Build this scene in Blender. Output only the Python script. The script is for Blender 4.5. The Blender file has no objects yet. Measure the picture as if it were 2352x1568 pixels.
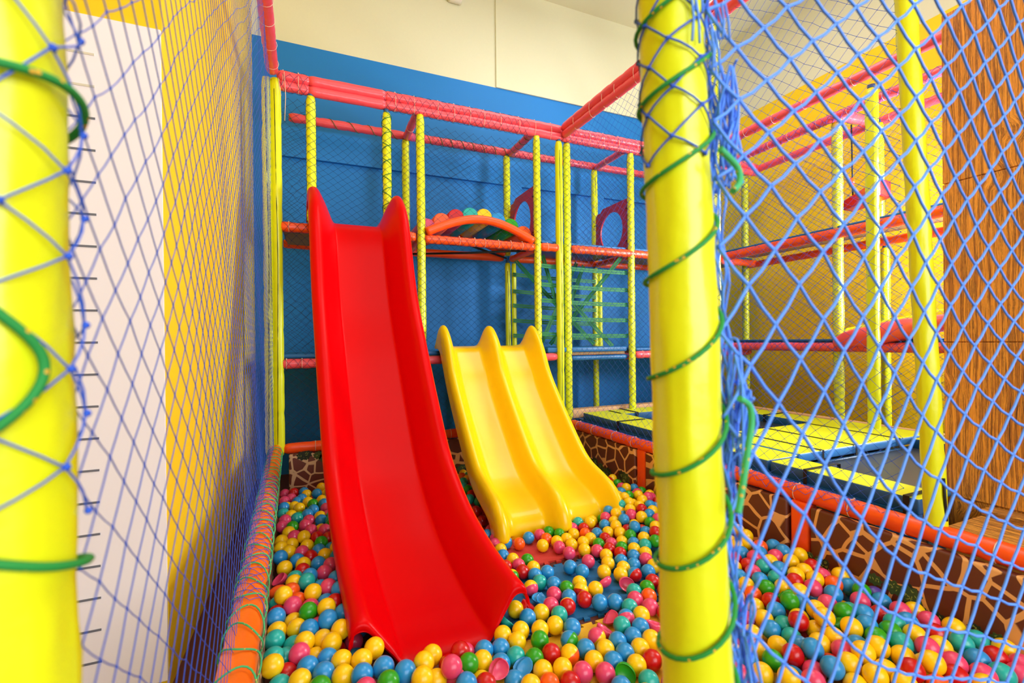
import bpy, math, random
from math import sin, cos, pi, radians, sqrt, atan2
from mathutils import Vector, Matrix, noise

random.seed(7)
scene = bpy.context.scene
C = scene.collection

# ------------------------------------------------------------------ camera
FPX = 1066.0
CAMZ = 1.38
YAW, PITCH, ROLL = radians(23.2), radians(-0.12), radians(0.6)
fwd = Vector((sin(YAW) * cos(PITCH), cos(YAW) * cos(PITCH), sin(PITCH)))
rgt0 = Vector((cos(YAW), -sin(YAW), 0))
up0 = rgt0.cross(fwd)
rgt = rgt0 * cos(ROLL) - up0 * sin(ROLL)
upv = up0 * cos(ROLL) + rgt0 * sin(ROLL)
cam_data = bpy.data.cameras.new('camera')
cam = bpy.data.objects.new('camera', cam_data)
C.objects.link(cam)
m = Matrix.Identity(4)
for i in range(3):
    m[i][0], m[i][1], m[i][2] = rgt[i], upv[i], -fwd[i]
m[0][3], m[1][3], m[2][3] = 0, 0, CAMZ
cam.matrix_world = m
cam_data.sensor_width = 36
cam_data.lens = FPX / 2352 * 36
cam_data.clip_start = 0.02
cam_data.clip_end = 60
cam_data.dof.use_dof = True
cam_data.dof.focus_distance = 3.2
cam_data.dof.aperture_fstop = 3.7
scene.camera = cam

def ray(px, py):
    return (fwd + rgt * ((px - 1176) / FPX) + upv * ((784 - py) / FPX))

# ------------------------------------------------------------------ world, colour management, lights
w = bpy.data.worlds.new('world'); scene.world = w; w.use_nodes = True
bg = w.node_tree.nodes['Background']
bg.inputs[0].default_value = (0.85, 0.93, 1.0, 1); bg.inputs[1].default_value = 1.5
vs = scene.view_settings
scene.display_settings.display_device = 'sRGB'
vs.view_transform = 'Standard'; vs.look = 'None'; vs.exposure = 0.02; vs.gamma = 1.0; vs.use_curve_mapping = False
scene.cycles.max_bounces = 8
scene.cycles.sample_clamp_indirect = 6

def area(name, loc, target, sx, sy, power, col=(1, 1, 1)):
    d = bpy.data.lights.new(name, 'AREA'); d.shape = 'RECTANGLE'; d.size = sx; d.size_y = sy
    d.energy = power; d.color = col
    o = bpy.data.objects.new(name, d); C.objects.link(o); o.location = loc
    o.rotation_euler = (Vector(target) - Vector(loc)).to_track_quat('-Z', 'Y').to_euler()
    return o
area('window_light_front', (1.8, -2.9, 2.6), (1.6, 3.0, 1.0), 4.6, 2.8, 225, (0.93, 0.97, 1.0))
area('window_light_side', (5.66, 1.65, 2.1), (1.3, 4.2, 1.1), 1.3, 2.0, 720, (0.88, 0.95, 1.0))
area('overhead_fill_near', (0.9, 0.6, 5.6), (0.9, 0.6, 0), 2.4, 2.4, 40, (0.97, 0.99, 1.0))  # added fill from above, out of view; stands for no known lamp
area('overhead_fill_far', (3.2, 3.0, 5.6), (3.2, 3.0, 0), 2.6, 2.2, 72, (0.97, 0.99, 1.0))  # second added fill without a fixture, brightens the trampoline side

# ------------------------------------------------------------------ helpers
def lin(c):
    return tuple(((x / 255) / 12.92 if x <= 10 else (((x / 255) + .055) / 1.055) ** 2.4) for x in c)

def mat(name, rgb, rough=0.5, bump=0.0, bscale=30.0, coat=0.0, var=0.0, spec=0.5, sub=0.0, stretch=None):
    m = bpy.data.materials.new(name); m.use_nodes = True
    nt = m.node_tree; b = nt.nodes['Principled BSDF']
    c = lin(rgb)
    b.inputs['Base Color'].default_value = (*c, 1)
    b.inputs['Roughness'].default_value = rough
    b.inputs['Specular IOR Level'].default_value = spec
    b.inputs['Coat Weight'].default_value = coat
    b.inputs['Coat Roughness'].default_value = 0.08
    if bump or var:
        tc = nt.nodes.new('ShaderNodeTexCoord'); n = nt.nodes.new('ShaderNodeTexNoise')
        n.inputs['Scale'].default_value = bscale; n.inputs['Detail'].default_value = 4
        if stretch:
            mp = nt.nodes.new('ShaderNodeMapping'); mp.inputs['Scale'].default_value = stretch
            nt.links.new(tc.outputs['Object'], mp.inputs[0]); nt.links.new(mp.outputs[0], n.inputs['Vector'])
        else:
            nt.links.new(tc.outputs['Object'], n.inputs['Vector'])
        if bump:
            bp = nt.nodes.new('ShaderNodeBump'); bp.inputs['Strength'].default_value = bump
            bp.inputs['Distance'].default_value = 0.01
            nt.links.new(n.outputs['Fac'], bp.inputs['Height']); nt.links.new(bp.outputs[0], b.inputs['Normal'])
        if var:
            mx = nt.nodes.new('ShaderNodeMixRGB')
            mx.inputs[1].default_value = (*[x * (1 - var) for x in c], 1)
            mx.inputs[2].default_value = (*[min(1, x * (1 + var)) for x in c], 1)
            nt.links.new(n.outputs['Fac'], mx.inputs[0]); nt.links.new(mx.outputs[0], b.inputs['Base Color'])
    return m

M = {}
M['lime'] = mat('lime_vinyl', (226, 234, 22), 0.34, 0.25, 14, 0.15, 0.05)
M['pink'] = mat('pink_vinyl', (242, 82, 94), 0.36, 0.35, 22, 0.12, 0.05)
M['orange'] = mat('orange_vinyl', (250, 82, 12), 0.38, 0.3, 20, 0.1, 0.05)
M['orange_bright'] = mat('bright_orange_vinyl', (255, 112, 10), 0.38, 0.3, 20, 0.1, 0.05)
M['red_slide'] = mat('red_gelcoat', (208, 0, 6), 0.30, 0.03, 5, 0.0, 0, 0.1)
M['yellow_slide'] = mat('yellow_gelcoat', (250, 204, 12), 0.26, 0.03, 6, 0.15, 0.05, 0.35)
M['blue_wall'] = mat('blue_wall_paint', (4, 122, 204), 0.6, 0.05, 60, 0, 0.02)
M['cream'] = mat('cream_wall_paint', (222, 220, 188), 0.8, 0.05, 50, 0, 0.02)
M['yellow_wall'] = mat('yellow_wall_paint', (248, 208, 6), 0.75, 0.05, 50, 0, 0.03)
M['chart_white'] = mat('white_board', (250, 244, 248), 0.6)
M['grey_ink'] = mat('grey_ink', (110, 112, 122), 0.6)
M['net_blue'] = mat('blue_net_twine', (88, 150, 255), 0.6)
M['net_deep'] = mat('deep_blue_net_twine', (30, 84, 208), 0.6)
M['net_dark'] = mat('navy_net_twine', (14, 44, 92), 0.7)
M['net_knot'] = mat('net_knot_twine', (44, 104, 222), 0.6)
M['tie'] = mat('cable_tie_plastic', (226, 196, 172), 0.4)
M['black'] = mat('black_webbing', (14, 15, 18), 0.6)
M['steel_blue'] = mat('blue_painted_steel', (40, 92, 140), 0.4)
M['panel_red'] = mat('red_plastic_panel', (190, 40, 56), 0.45)
M['web_green'] = mat('green_webbing', (14, 116, 58), 0.6, 0.2, 90)
M['mat_blue'] = mat('blue_mat_vinyl', (28, 104, 168), 0.4, 0.1, 20)
M['pad_yellow'] = mat('yellow_pad_vinyl', (228, 236, 30), 0.42, 0.1, 12, 0, 0.04)
M['pad_navy'] = mat('navy_pad_side', (18, 84, 138), 0.45, 0.1, 20)
M['pad_sky'] = mat('sky_blue_trim', (50, 130, 210), 0.45)
M['bed_black'] = mat('trampoline_bed_fabric', (50, 58, 66), 0.35, 0.05, 200)
M['ply'] = mat('plywood', (150, 118, 78), 0.7, 0.2, 12, 0, 0.2, stretch=(1, 12, 12))
M['rim_wood'] = mat('pale_wood_edge', (224, 176, 126), 0.6, 0.2, 8, 0, 0.1)
M['foam_red'] = mat('red_foam', (204, 56, 48), 0.75, 0.5, 160, 0, 0.03)
M['foam_blue'] = mat('blue_foam', (14, 104, 160), 0.7, 0.5, 160, 0, 0.03)
M['foam_yellow'] = mat('yellow_foam', (236, 178, 26), 0.7, 0.5, 160, 0, 0.03)
M['floor'] = mat('dark_red_floor', (96, 44, 34), 0.7, 0.1, 30, 0, 0.1)
M['foliage'] = mat('printed_green_leaves', (58, 82, 36), 0.6, 0.1, 80, 0, 0.35)
M['leaf_dark'] = mat('printed_dark_leaves', (30, 42, 22), 0.6, 0.1, 80, 0, 0.3)
M['leaf_fleck'] = mat('printed_leaf_flecks', (150, 160, 70), 0.6)
M['sensor'] = mat('ivory_plastic', (222, 216, 196), 0.35)
M['sensor_lens'] = mat('smoked_lens', (60, 44, 34), 0.2)
M['glass'] = mat('window_frame_white', (235, 235, 235), 0.4)
for k, c in dict(Y=(250, 200, 8), B=(34, 142, 208), R=(196, 8, 14), P=(226, 66, 108), G=(40, 156, 22),
                 O=(246, 92, 14), T=(28, 172, 160), V=(84, 60, 150)).items():
    M['ball_' + k] = mat('ball_plastic_' + k, c, 0.3, 0, 0, 0.1)

def checker_bump(m, scale):       # woven square relief of the foam mats
    nt = m.node_tree; b = nt.nodes['Principled BSDF']
    tc = nt.nodes.new('ShaderNodeTexCoord'); br = nt.nodes.new('ShaderNodeTexBrick')
    br.inputs['Scale'].default_value = scale; br.inputs['Mortar Size'].default_value = 0.06
    br.inputs['Brick Width'].default_value = 0.5; br.inputs['Row Height'].default_value = 0.5
    br.offset = 0.0
    nt.links.new(tc.outputs['Object'], br.inputs['Vector'])
    bp = nt.nodes.new('ShaderNodeBump'); bp.inputs['Strength'].default_value = 0.7; bp.inputs['Distance'].default_value = 0.004
    bp.invert = True
    nt.links.new(br.outputs['Fac'], bp.inputs['Height']); nt.links.new(bp.outputs[0], b.inputs['Normal'])
for k in ('foam_red', 'foam_blue', 'foam_yellow'):
    checker_bump(M[k], 40)

def giraffe_material(name, sc, brown, tan):
    m = bpy.data.materials.new(name); m.use_nodes = True
    nt = m.node_tree; b = nt.nodes['Principled BSDF']; L = nt.links
    tc = nt.nodes.new('ShaderNodeTexCoord'); v = nt.nodes.new('ShaderNodeTexVoronoi')
    v.feature = 'DISTANCE_TO_EDGE'; v.inputs['Scale'].default_value = sc; v.inputs['Randomness'].default_value = 1
    nz = nt.nodes.new('ShaderNodeTexNoise'); nz.inputs['Scale'].default_value = 2.5
    L.new(tc.outputs['Object'], nz.inputs['Vector'])
    ad = nt.nodes.new('ShaderNodeVectorMath'); ad.operation = 'MULTIPLY_ADD'
    L.new(nz.outputs['Color'], ad.inputs[0]); ad.inputs[1].default_value = (.09, .09, .09); L.new(tc.outputs['Object'], ad.inputs[2])
    L.new(ad.outputs[0], v.inputs['Vector'])
    r = nt.nodes.new('ShaderNodeValToRGB')
    r.color_ramp.elements[0].position = 0.055; r.color_ramp.elements[0].color = (*lin(tan), 1)
    r.color_ramp.elements[1].position = 0.07; r.color_ramp.elements[1].color = (*lin(brown), 1)
    L.new(v.outputs['Distance'], r.inputs[0]); L.new(r.outputs[0], b.inputs['Base Color'])
    b.inputs['Roughness'].default_value = 0.5
    return m
M['giraffe'] = giraffe_material('giraffe_print', 7.5, (98, 44, 22), (230, 168, 98))
M['giraffe_pale'] = giraffe_material('giraffe_print_pale', 9.5, (104, 46, 30), (214, 180, 138))

def wood_material(name, stretch, a, bcol, c):
    m = bpy.data.materials.new(name); m.use_nodes = True
    nt = m.node_tree; b = nt.nodes['Principled BSDF']; L = nt.links
    tc = nt.nodes.new('ShaderNodeTexCoord')
    warp = nt.nodes.new('ShaderNodeTexNoise'); warp.inputs['Scale'].default_value = 3.0; warp.inputs['Detail'].default_value = 2
    L.new(tc.outputs['Object'], warp.inputs['Vector'])
    vor = nt.nodes.new('ShaderNodeTexVoronoi'); vor.inputs['Scale'].default_value = 2.6
    L.new(tc.outputs['Object'], vor.inputs['Vector'])
    kr = nt.nodes.new('ShaderNodeMapRange'); kr.inputs[1].default_value = 0.0; kr.inputs[2].default_value = 0.22
    kr.inputs[3].default_value = 0.05; kr.inputs[4].default_value = 0.0
    L.new(vor.outputs['Distance'], kr.inputs[0])
    ad = nt.nodes.new('ShaderNodeVectorMath'); ad.operation = 'MULTIPLY_ADD'
    L.new(warp.outputs['Color'], ad.inputs[0]); ad.inputs[1].default_value = (.03, .03, .03); L.new(tc.outputs['Object'], ad.inputs[2])
    ad2 = nt.nodes.new('ShaderNodeVectorMath'); ad2.operation = 'ADD'
    cmb = nt.nodes.new('ShaderNodeCombineXYZ')
    for i in range(3): L.new(kr.outputs[0], cmb.inputs[i])
    L.new(ad.outputs[0], ad2.inputs[0]); L.new(cmb.outputs[0], ad2.inputs[1])
    mp = nt.nodes.new('ShaderNodeMapping'); mp.inputs['Scale'].default_value = stretch
    L.new(ad2.outputs[0], mp.inputs[0])
    n = nt.nodes.new('ShaderNodeTexNoise'); n.inputs['Scale'].default_value = 1.0; n.inputs['Detail'].default_value = 8; n.inputs['Roughness'].default_value = 0.72
    L.new(mp.outputs[0], n.inputs['Vector'])
    r = nt.nodes.new('ShaderNodeValToRGB'); cr = r.color_ramp
    cr.elements[0].position = 0.36; cr.elements[0].color = (*lin(c), 1)
    cr.elements[1].position = 0.66; cr.elements[1].color = (*lin(a), 1)
    for p, col in ((0.44, bcol), (0.48, c), (0.505, a), (0.55, bcol), (0.6, a)):
        e = cr.elements.new(p); e.color = (*lin(col), 1)
    L.new(n.outputs['Fac'], r.inputs[0]); L.new(r.outputs[0], b.inputs['Base Color'])
    b.inputs['Roughness'].default_value = 0.55
    bp = nt.nodes.new('ShaderNodeBump'); bp.inputs['Strength'].default_value = 0.3; bp.inputs['Distance'].default_value = 0.004
    L.new(n.outputs['Fac'], bp.inputs['Height']); L.new(bp.outputs[0], b.inputs['Normal'])
    return m
M['wood'] = wood_material('rustic_wood_print', (16, 85, 1.4), (246, 168, 58), (200, 124, 44), (76, 48, 28))
M['wood_ledge'] = wood_material('rustic_ledge_wood', (34, 2.0, 30), (236, 164, 60), (186, 120, 44), (88, 54, 26))

def rope_material():
    m = bpy.data.materials.new('green_fleck_rope'); m.use_nodes = True
    nt = m.node_tree; b = nt.nodes['Principled BSDF']; L = nt.links
    tc = nt.nodes.new('ShaderNodeTexCoord'); n = nt.nodes.new('ShaderNodeTexVoronoi'); n.inputs['Scale'].default_value = 110
    L.new(tc.outputs['Object'], n.inputs['Vector'])
    r = nt.nodes.new('ShaderNodeValToRGB'); r.color_ramp.interpolation = 'CONSTANT'
    r.color_ramp.elements[0].color = (*lin((224, 170, 40)), 1); r.color_ramp.elements[1].position = 0.2
    r.color_ramp.elements[1].color = (*lin((24, 140, 58)), 1)
    L.new(n.outputs['Distance'], r.inputs[0]); L.new(r.outputs[0], b.inputs['Base Color']); b.inputs['Roughness'].default_value = 0.7
    return m
M['rope'] = rope_material()
M['rope_thin'] = mat('green_cord', (26, 112, 48), 0.7)
M['rope_mint'] = rope_material(); M['rope_mint'].name = 'mint_fleck_rope'
M['rope_mint'].node_tree.nodes['Color Ramp'].color_ramp.elements[1].color = (*lin((60, 176, 110)), 1)

class MB:
    def __init__(s): s.v = []; s.f = []; s.mi = []; s.sm = []
    def quad(s, idx, mi=0, sm=False): s.f.append(idx); s.mi.append(mi); s.sm.append(sm)
    def box(s, lo, hi, mi=0, bev=0.0):
        x0, y0, z0 = lo; x1, y1, z1 = hi
        if bev <= 0:
            b = len(s.v)
            s.v += [(x0,y0,z0),(x1,y0,z0),(x1,y1,z0),(x0,y1,z0),(x0,y0,z1),(x1,y0,z1),(x1,y1,z1),(x0,y1,z1)]
            for q in ((0,3,2,1),(4,5,6,7),(0,1,5,4),(1,2,6,5),(2,3,7,6),(3,0,4,7)): s.quad([b+i for i in q], mi)
            return s
        r = bev; loops = []
        for z, ins in ((z0, r), (z0 + r * .3, r * .3), (z0 + r, 0), (z1 - r, 0), (z1 - r * .3, r * .3), (z1, r)):
            lp = []
            for cx, cy, a0 in ((x1 - r, y1 - r, 0), (x0 + r, y1 - r, 90), (x0 + r, y0 + r, 180), (x1 - r, y0 + r, 270)):
                for k in range(4):
                    a = radians(a0 + 30 * k); lp.append((cx + (r - ins) * cos(a), cy + (r - ins) * sin(a), z))
            loops.append(lp)
        b = len(s.v); n = 16
        for lp in loops: s.v += lp
        for j in range(len(loops) - 1):
            for i in range(n):
                s.quad([b+j*n+i, b+j*n+(i+1)%n, b+(j+1)*n+(i+1)%n, b+(j+1)*n+i], mi, True)
        s.quad([b+i for i in range(n)][::-1], mi); s.quad([b+(len(loops)-1)*n+i for i in range(n)], mi)
        return s
    def tube(s, pts, r, n=8, mi=0, caps=True, sm=True, closed=False):
        pts = [Vector(p) for p in pts]; k = len(pts)
        rr = r if isinstance(r, (list, tuple)) else [r] * k
        b = len(s.v); prev = None
        for i, p in enumerate(pts):
            if closed: t = pts[(i+1) % k] - pts[i-1]
            else: t = pts[min(i+1, k-1)] - pts[max(i-1, 0)]
            if t.length < 1e-9: t = Vector((0, 0, 1))
            t.normalize()
            if prev is None:
                a = Vector((0, 0, 1)) if abs(t.z) < .9 else Vector((1, 0, 0))
                u = t.cross(a).normalized()
            else:
                u = (prev - t * prev.dot(t))
                u = u.normalized() if u.length > 1e-6 else t.orthogonal().normalized()
            prev = u; v = t.cross(u)
            for j in range(n):
                a = 2 * pi * j / n; q = p + (u * cos(a) + v * sin(a)) * rr[i]
                s.v.append((q.x, q.y, q.z))
        for i in range(k if closed else k - 1):
            i2 = (i + 1) % k
            for j in range(n):
                s.quad([b+i*n+j, b+i*n+(j+1)%n, b+i2*n+(j+1)%n, b+i2*n+j], mi, sm)
        if caps and not closed:
            s.quad([b+j for j in range(n)][::-1], mi); s.quad([b+(k-1)*n+j for j in range(n)], mi)
        return s
    def ball(s, c, r, nu=8, nv=6, mi=0, sc=(1, 1, 1)):
        b = len(s.v); c = Vector(c)
        s.v.append((c.x, c.y, c.z + r * sc[2]))
        for i in range(1, nv):
            th = pi * i / nv
            for j in range(nu):
                a = 2 * pi * j / nu
                s.v.append((c.x + r*sin(th)*cos(a)*sc[0], c.y + r*sin(th)*sin(a)*sc[1], c.z + r*cos(th)*sc[2]))
        s.v.append((c.x, c.y, c.z - r * sc[2])); e = len(s.v) - 1
        for j in range(nu): s.quad([b, b+1+j, b+1+(j+1)%nu], mi, True)
        for i in range(nv - 2):
            for j in range(nu):
                s.quad([b+1+i*nu+j, b+1+(i+1)*nu+j, b+1+(i+1)*nu+(j+1)%nu, b+1+i*nu+(j+1)%nu], mi, True)
        for j in range(nu): s.quad([e, b+1+(nv-2)*nu+(j+1)%nu, b+1+(nv-2)*nu+j], mi, True)
        return s
    def grid(s, rows, mi=0, sm=True, closed=False):
        b = len(s.v); n = len(rows[0])
        for r in rows: s.v += [tuple(p) for p in r]
        for i in range(len(rows) - 1):
            for j in range(n if closed else n - 1):
                s.quad([b+i*n+j, b+i*n+(j+1)%n, b+(i+1)*n+(j+1)%n, b+(i+1)*n+j], mi, sm)
        return s
    def prism(s, poly, fn0, fn1, mi=0):     # poly: 2-D points; fn0/fn1 map to the two faces
        b = len(s.v); n = len(poly)
        s.v += [tuple(fn0(p)) for p in poly] + [tuple(fn1(p)) for p in poly]
        s.quad(list(range(b, b+n))[::-1], mi); s.quad(list(range(b+n, b+2*n)), mi)
        for i in range(n): s.quad([b+i, b+(i+1)%n, b+n+(i+1)%n, b+n+i], mi)
        return s
    def mesh(s, name, mats):
        me = bpy.data.meshes.new(name); me.from_pydata(s.v, [], s.f)
        for x in (mats if isinstance(mats, (list, tuple)) else [mats]):
            me.materials.append(M[x] if isinstance(x, str) else x)
        me.polygons.foreach_set('material_index', s.mi); me.polygons.foreach_set('use_smooth', s.sm)
        me.update(); return me
    def build(s, name, mats, parent=None, loc=None):
        me = s.mesh(name, mats)
        if loc is not None: me.transform(Matrix.Translation(-Vector(loc)))
        o = bpy.data.objects.new(name, me); C.objects.link(o)
        if parent is not None: o.parent = parent
        if loc is not None: o.location = loc
        return o

def tag(o, label=None, cat=None, group=None, kind=None):
    if label: o['label'] = label
    if cat: o['category'] = cat
    if group: o['group'] = group
    if kind: o['kind'] = kind
    return o
def thing(name, label, cat, group=None):
    o = bpy.data.objects.new(name, None); C.objects.link(o); o.empty_display_size = .1
    return tag(o, label, cat, group)
def struct(o): o['kind'] = 'structure'; return o
def add_mod_bevel(o, wd=.004, seg=2):
    b = o.modifiers.new('bevel', 'BEVEL'); b.width = wd; b.segments = seg; b.limit_method = 'ANGLE'; return o

# padded sleeve: a vinyl-covered tube pinched where ties hold it
def sleeve(mb, p0, p1, r, pinch=None, n=14, step=.035, wob=.05, mi=0, seed=0.0, seam=True):
    p0, p1 = Vector(p0), Vector(p1); L = (p1 - p0).length; t = (p1 - p0).normalized()
    a = Vector((0, 0, 1)) if abs(t.z) < .9 else Vector((1, 0, 0))
    u = t.cross(a).normalized(); v = t.cross(u)
    k = max(3, int(L / step)); rows = []
    for i in range(k + 1):
        d = L * i / k; c = p0 + t * d; row = []
        pin = 1.0
        if pinch:
            q = (d % pinch) / pinch; q = min(q, 1 - q) * pinch
            pin = 1 - .10 * math.exp(-(q / .02) ** 2)
        end = 1.0
        if i in (0, k): end = .82
        for j in range(n):
            ang = 2 * pi * j / n
            q = Vector((cos(ang) * 1.4 + seed, sin(ang) * 1.4, d * 7 + seed * 3))
            f = 1 + wob * noise.noise(q) * 1.6
            if seam and j == 0: f *= .9
            row.append(c + (u * cos(ang) + v * sin(ang)) * r * f * pin * end)
        rows.append(row)
    mb.grid(rows, mi, True, True)
    b = len(mb.v)
    mb.v.append(tuple(p0)); mb.v.append(tuple(p1)); base = b - (k + 1) * n
    for j in range(n):
        mb.quad([b, base + (j+1) % n, base + j], mi); mb.quad([b+1, base + k*n + j, base + k*n + (j+1) % n], mi)
    return mb

def ring(mb, c, t, r, rt=.0025, n=14, sy=1.0, off=None):
    c = Vector(c); t = Vector(t).normalized()
    a = Vector((0, 0, 1)) if abs(t.z) < .9 else Vector((1, 0, 0))
    u = t.cross(a).normalized(); v = t.cross(u)
    mb.tube([c + u * cos(2*pi*i/n) * r + v * sin(2*pi*i/n) * r * sy for i in range(n)], rt, 5, closed=True)
    mb.ball(c + u * (r + .003) * .3 + v * (-1 if v.z > 0 else 1) * -(r * sy + .002) * .95, .006, 6, 4)

def helix(mb, p0, p1, r, pitch, rt, ph=0.0, n=6, jit=.0, steps=14, hand=1):
    p0, p1 = Vector(p0), Vector(p1); L = (p1 - p0).length; t = (p1 - p0).normalized()
    a = Vector((0, 0, 1)) if abs(t.z) < .9 else Vector((1, 0, 0))
    u = t.cross(a).normalized(); v = t.cross(u)
    k = int(L / pitch * steps); pts = []
    for i in range(k + 1):
        d = L * i / k; an = ph + hand * 2 * pi * (d / pitch + jit * noise.noise(Vector((d * 4, ph, 0))))
        pts.append(p0 + t * d + (u * cos(an) + v * sin(an)) * r)
    mb.tube(pts, rt, n); return mb

# knotted netting: diamond lattice through fn(u, v); optional bow of each strand
def net(name, fn, U, V, hu, hv, r, mats, label=None, n=4, bow=.004, knot=1.7, parent=None, jit=.004, seed=1, keep=None, mid=True, cat='net'):
    rnd = random.Random(seed); mb = MB()
    nu = int(U / hu); nv = int(V / hv); P = {}
    def jt(i, j):
        return rnd.uniform(-jit, jit), rnd.uniform(-jit, jit)
    J = {}
    for i in range(nu + 1):
        for j in range(nv + 1):
            if (i + j) % 2 == 0:
                a, b = jt(i, j); J[i, j] = (i * hu + a, j * hv + b)
                P[i, j] = Vector(fn(*J[i, j]))
    for (i, j), p in P.items():
        if keep and not keep(*J[i, j]): continue
        for dj in (1, -1):
            q = P.get((i + 1, j + dj))
            if q is None: continue
            if keep and not keep(*J[i+1, j+dj]): continue
            if mid:
                mm = (p + q) / 2; mm.z -= bow
                mb.tube([p, mm, q], r, n, 0, False)
            else: mb.tube([p, q], r, n, 0, False)
        if knot: mb.ball(p, r * knot, 5, 4, 1, (1, 1, 1.35))
    o = mb.build(name, mats, parent)
    if label: tag(o, label, cat)
    return o

# ================================================================== ROOM
YB, XR, XL, HC = 5.42, 5.72, -.54, 5.78
BT = 4.52
mb = MB(); mb.box((-3.2, -3.2, -.1), (6.2, 5.7, 0)); struct(mb.build('floor', 'floor'))
mb = MB(); mb.box((-3.2, -3.2, HC), (6.2, 5.7, HC + .1)); struct(mb.build('ceiling', 'cream'))
# back wall: blue below with shallow recesses, cream above
mb = MB()
mb.box((XL, YB, 0), (XR, YB + .2, BT), 0)
mb.box((XL, YB, BT), (XR, YB + .2, HC), 1)
ledge = 3.33
def blk(x0, x1, z0, z1, d=.05, mi=0): mb.box((x0, YB - d, z0), (x1, YB + .01, z1), mi)
blk(XL, XR, ledge, BT, .05, 0)                     # protruding upper band
for x0, x1 in ((XL, XL + .1), (2.28, 2.46), (3.56, 3.70)): blk(x0, x1, 0, ledge, .05, 0)
mb.box((XL, YB - .05, BT), (XR, YB, HC), 1)
mb.box((2.12, YB - .068, BT), (XR, YB - .05, HC), 1)
struct(mb.build('wall_back', ['blue_wall', 'cream']))
mb = MB(); mb.box((XR, -3.2, 0), (XR + .2, YB + .2, 4.56), 0); mb.box((XR, -3.2, 4.56), (XR + .2, YB + .2, HC), 1)
struct(mb.build('wall_right', ['yellow_wall', 'cream']))
mb = MB()
for q in ((.95, 1.02, 1.4, 3.6), (2.28, 2.35, 1.4, 3.6)): mb.box((XR - .03, q[0], q[2]), (XR, q[1], q[3]))
mb.box((XR - .03, .95, 1.4), (XR, 2.35, 1.47)); mb.box((XR - .03, .95, 3.53), (XR, 2.35, 3.6))
struct(mb.build('window_1', 'glass'))
# left: yellow return wall, with a pillar face carrying the height chart
PY = 2.24
mb = MB(); mb.box((XL - .2, PY + .2, 0), (XL, YB + .2, HC), 0); mb.box((-3.0, PY, 0), (XL, PY + .2, HC), 0)
mb.box((-3.2, -3.2, 0), (-3.0, PY + .2, HC), 0)
struct(mb.build('wall_left', ['yellow_wall']))
mb = MB()
mb.box((-3.2, -3.3, 0), (6.0, -3.1, 1.0)); mb.box((-3.2, -3.3, 4.2), (6.0, -3.1, HC))
mb.box((-3.2, -3.3, 1.0), (-.8, -3.1, 4.2)); mb.box((4.4, -3.3, 1.0), (6.0, -3.1, 4.2))
for x in (.5, 1.8, 3.1): mb.box((x - .03, -3.25, 1.0), (x + .03, -3.15, 4.2))
struct(mb.build('wall_front', 'cream'))
# height chart
cht = thing('height_chart', 'tall white height chart board with grey measuring ticks on yellow pillar', 'height chart')
mb = MB(); mb.box((-1.75, PY - .012, .05), (XL - .002, PY - .0005, 2.62)); mb.build('board', 'chart_white', cht)
z = .18; k = 0
while z < 2.5:
    mb = MB(); ln = .10 if k % 2 else .11
    mb.box((-.86 - ln, PY - .0145, z), (-.862 + .115, PY - .0115, z + .008))
    mb.build('tick_mark', 'grey_ink' if z < 2.25 else 'sensor', cht); z += .1205; k += 1
# sensor box on the back wall
sb = thing('wall_sensor', 'small ivory motion sensor box mounted high on the cream wall', 'sensor')
mb = MB(); mb.box((1.50, YB - .13, 5.40), (1.68, YB - .05, 5.66), 0, .03); mb.build('housing', 'sensor', sb)
mb = MB(); mb.box((1.62, YB - .138, 5.46), (1.67, YB - .128, 5.50)); mb.build('lens', 'sensor_lens', sb)
# wood-clad wall and ledge at the trampoline side
mb = MB()
zs = [.48, 1.345, 2.24, 3.20]
for i in range(3): mb.box((3.30, -2.4, zs[i] + .003), (3.42, 1.46, zs[i+1] - .003))
mb.box((3.31, -2.4, 0), (3.42, 1.455, 3.19))
add_mod_bevel(struct(mb.build('wall_inner', 'wood')), .003)
mb = MB(); mb.box((2.74, -2.4, .30), (3.30, 1.27, .44)); mb.box((3.2, -2.4, .44), (3.30, 1.27, .475))
lg = mb.build('wooden_ledge', 'wood_ledge'); add_mod_bevel(lg, .006)
tag(lg, 'striped brown wooden ledge at the foot of the wood-clad wall, beside the orange rail', 'ledge')

# ================================================================== BALL PIT BORDER
def railx(y): return -.150 - .034 * y          # the side rail by the chart wall drifts outwards
pit = thing('ball_pit_border', 'orange padded rail framing the ball pit on orange uprights', 'rail')
TIE_STEP = 1.42
def rail_part(p0, p1, r=.045, pinch=.16, ties=None, seed=0., name='top_rail', m_='orange', par=None, double=False, n=14):
    par = par or pit
    mb = MB(); sleeve(mb, p0, p1, r, pinch, seed=seed, n=n)
    if double:
        d = Vector((0, 0, -1.75 * r)); sleeve(mb, Vector(p0) + d, Vector(p1) + d, r * .92, pinch, seed=seed + 5, n=n)
    o = mb.build(name, m_, par)
    if ties:
        P0, P1 = Vector(p0), Vector(p1); L = (P1 - P0).length; t = (P1 - P0).normalized()
        d = ties[0]
        rr = random.Random(int(seed * 10) + 3)
        while d < min(L, ties[2] if len(ties) > 2 else L):
            c = P0 + t * d
            tm = MB()
            if double: ring(tm, c + Vector((0, 0, -.875 * r)), t + Vector((rr.uniform(-.1, .1), rr.uniform(-.1, .1), 0)), r * 1.0, .0022, 16, 1.9)
            else: ring(tm, c, t, r * 1.0, .0022)
            d += ties[1] * TIE_STEP * rr.uniform(.8, 1.25)
            tm.build('cable_tie', 'tie', o)
    return o
rail_part((railx(.6), .6, .478), (railx(4.38), 4.38, .478), .05, .2, seed=1, m_='orange_bright')
rail_part((-.24, 4.4, .478), (2.56, 4.4, .478), .045, .2, (.25, .7), seed=2)
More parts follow.
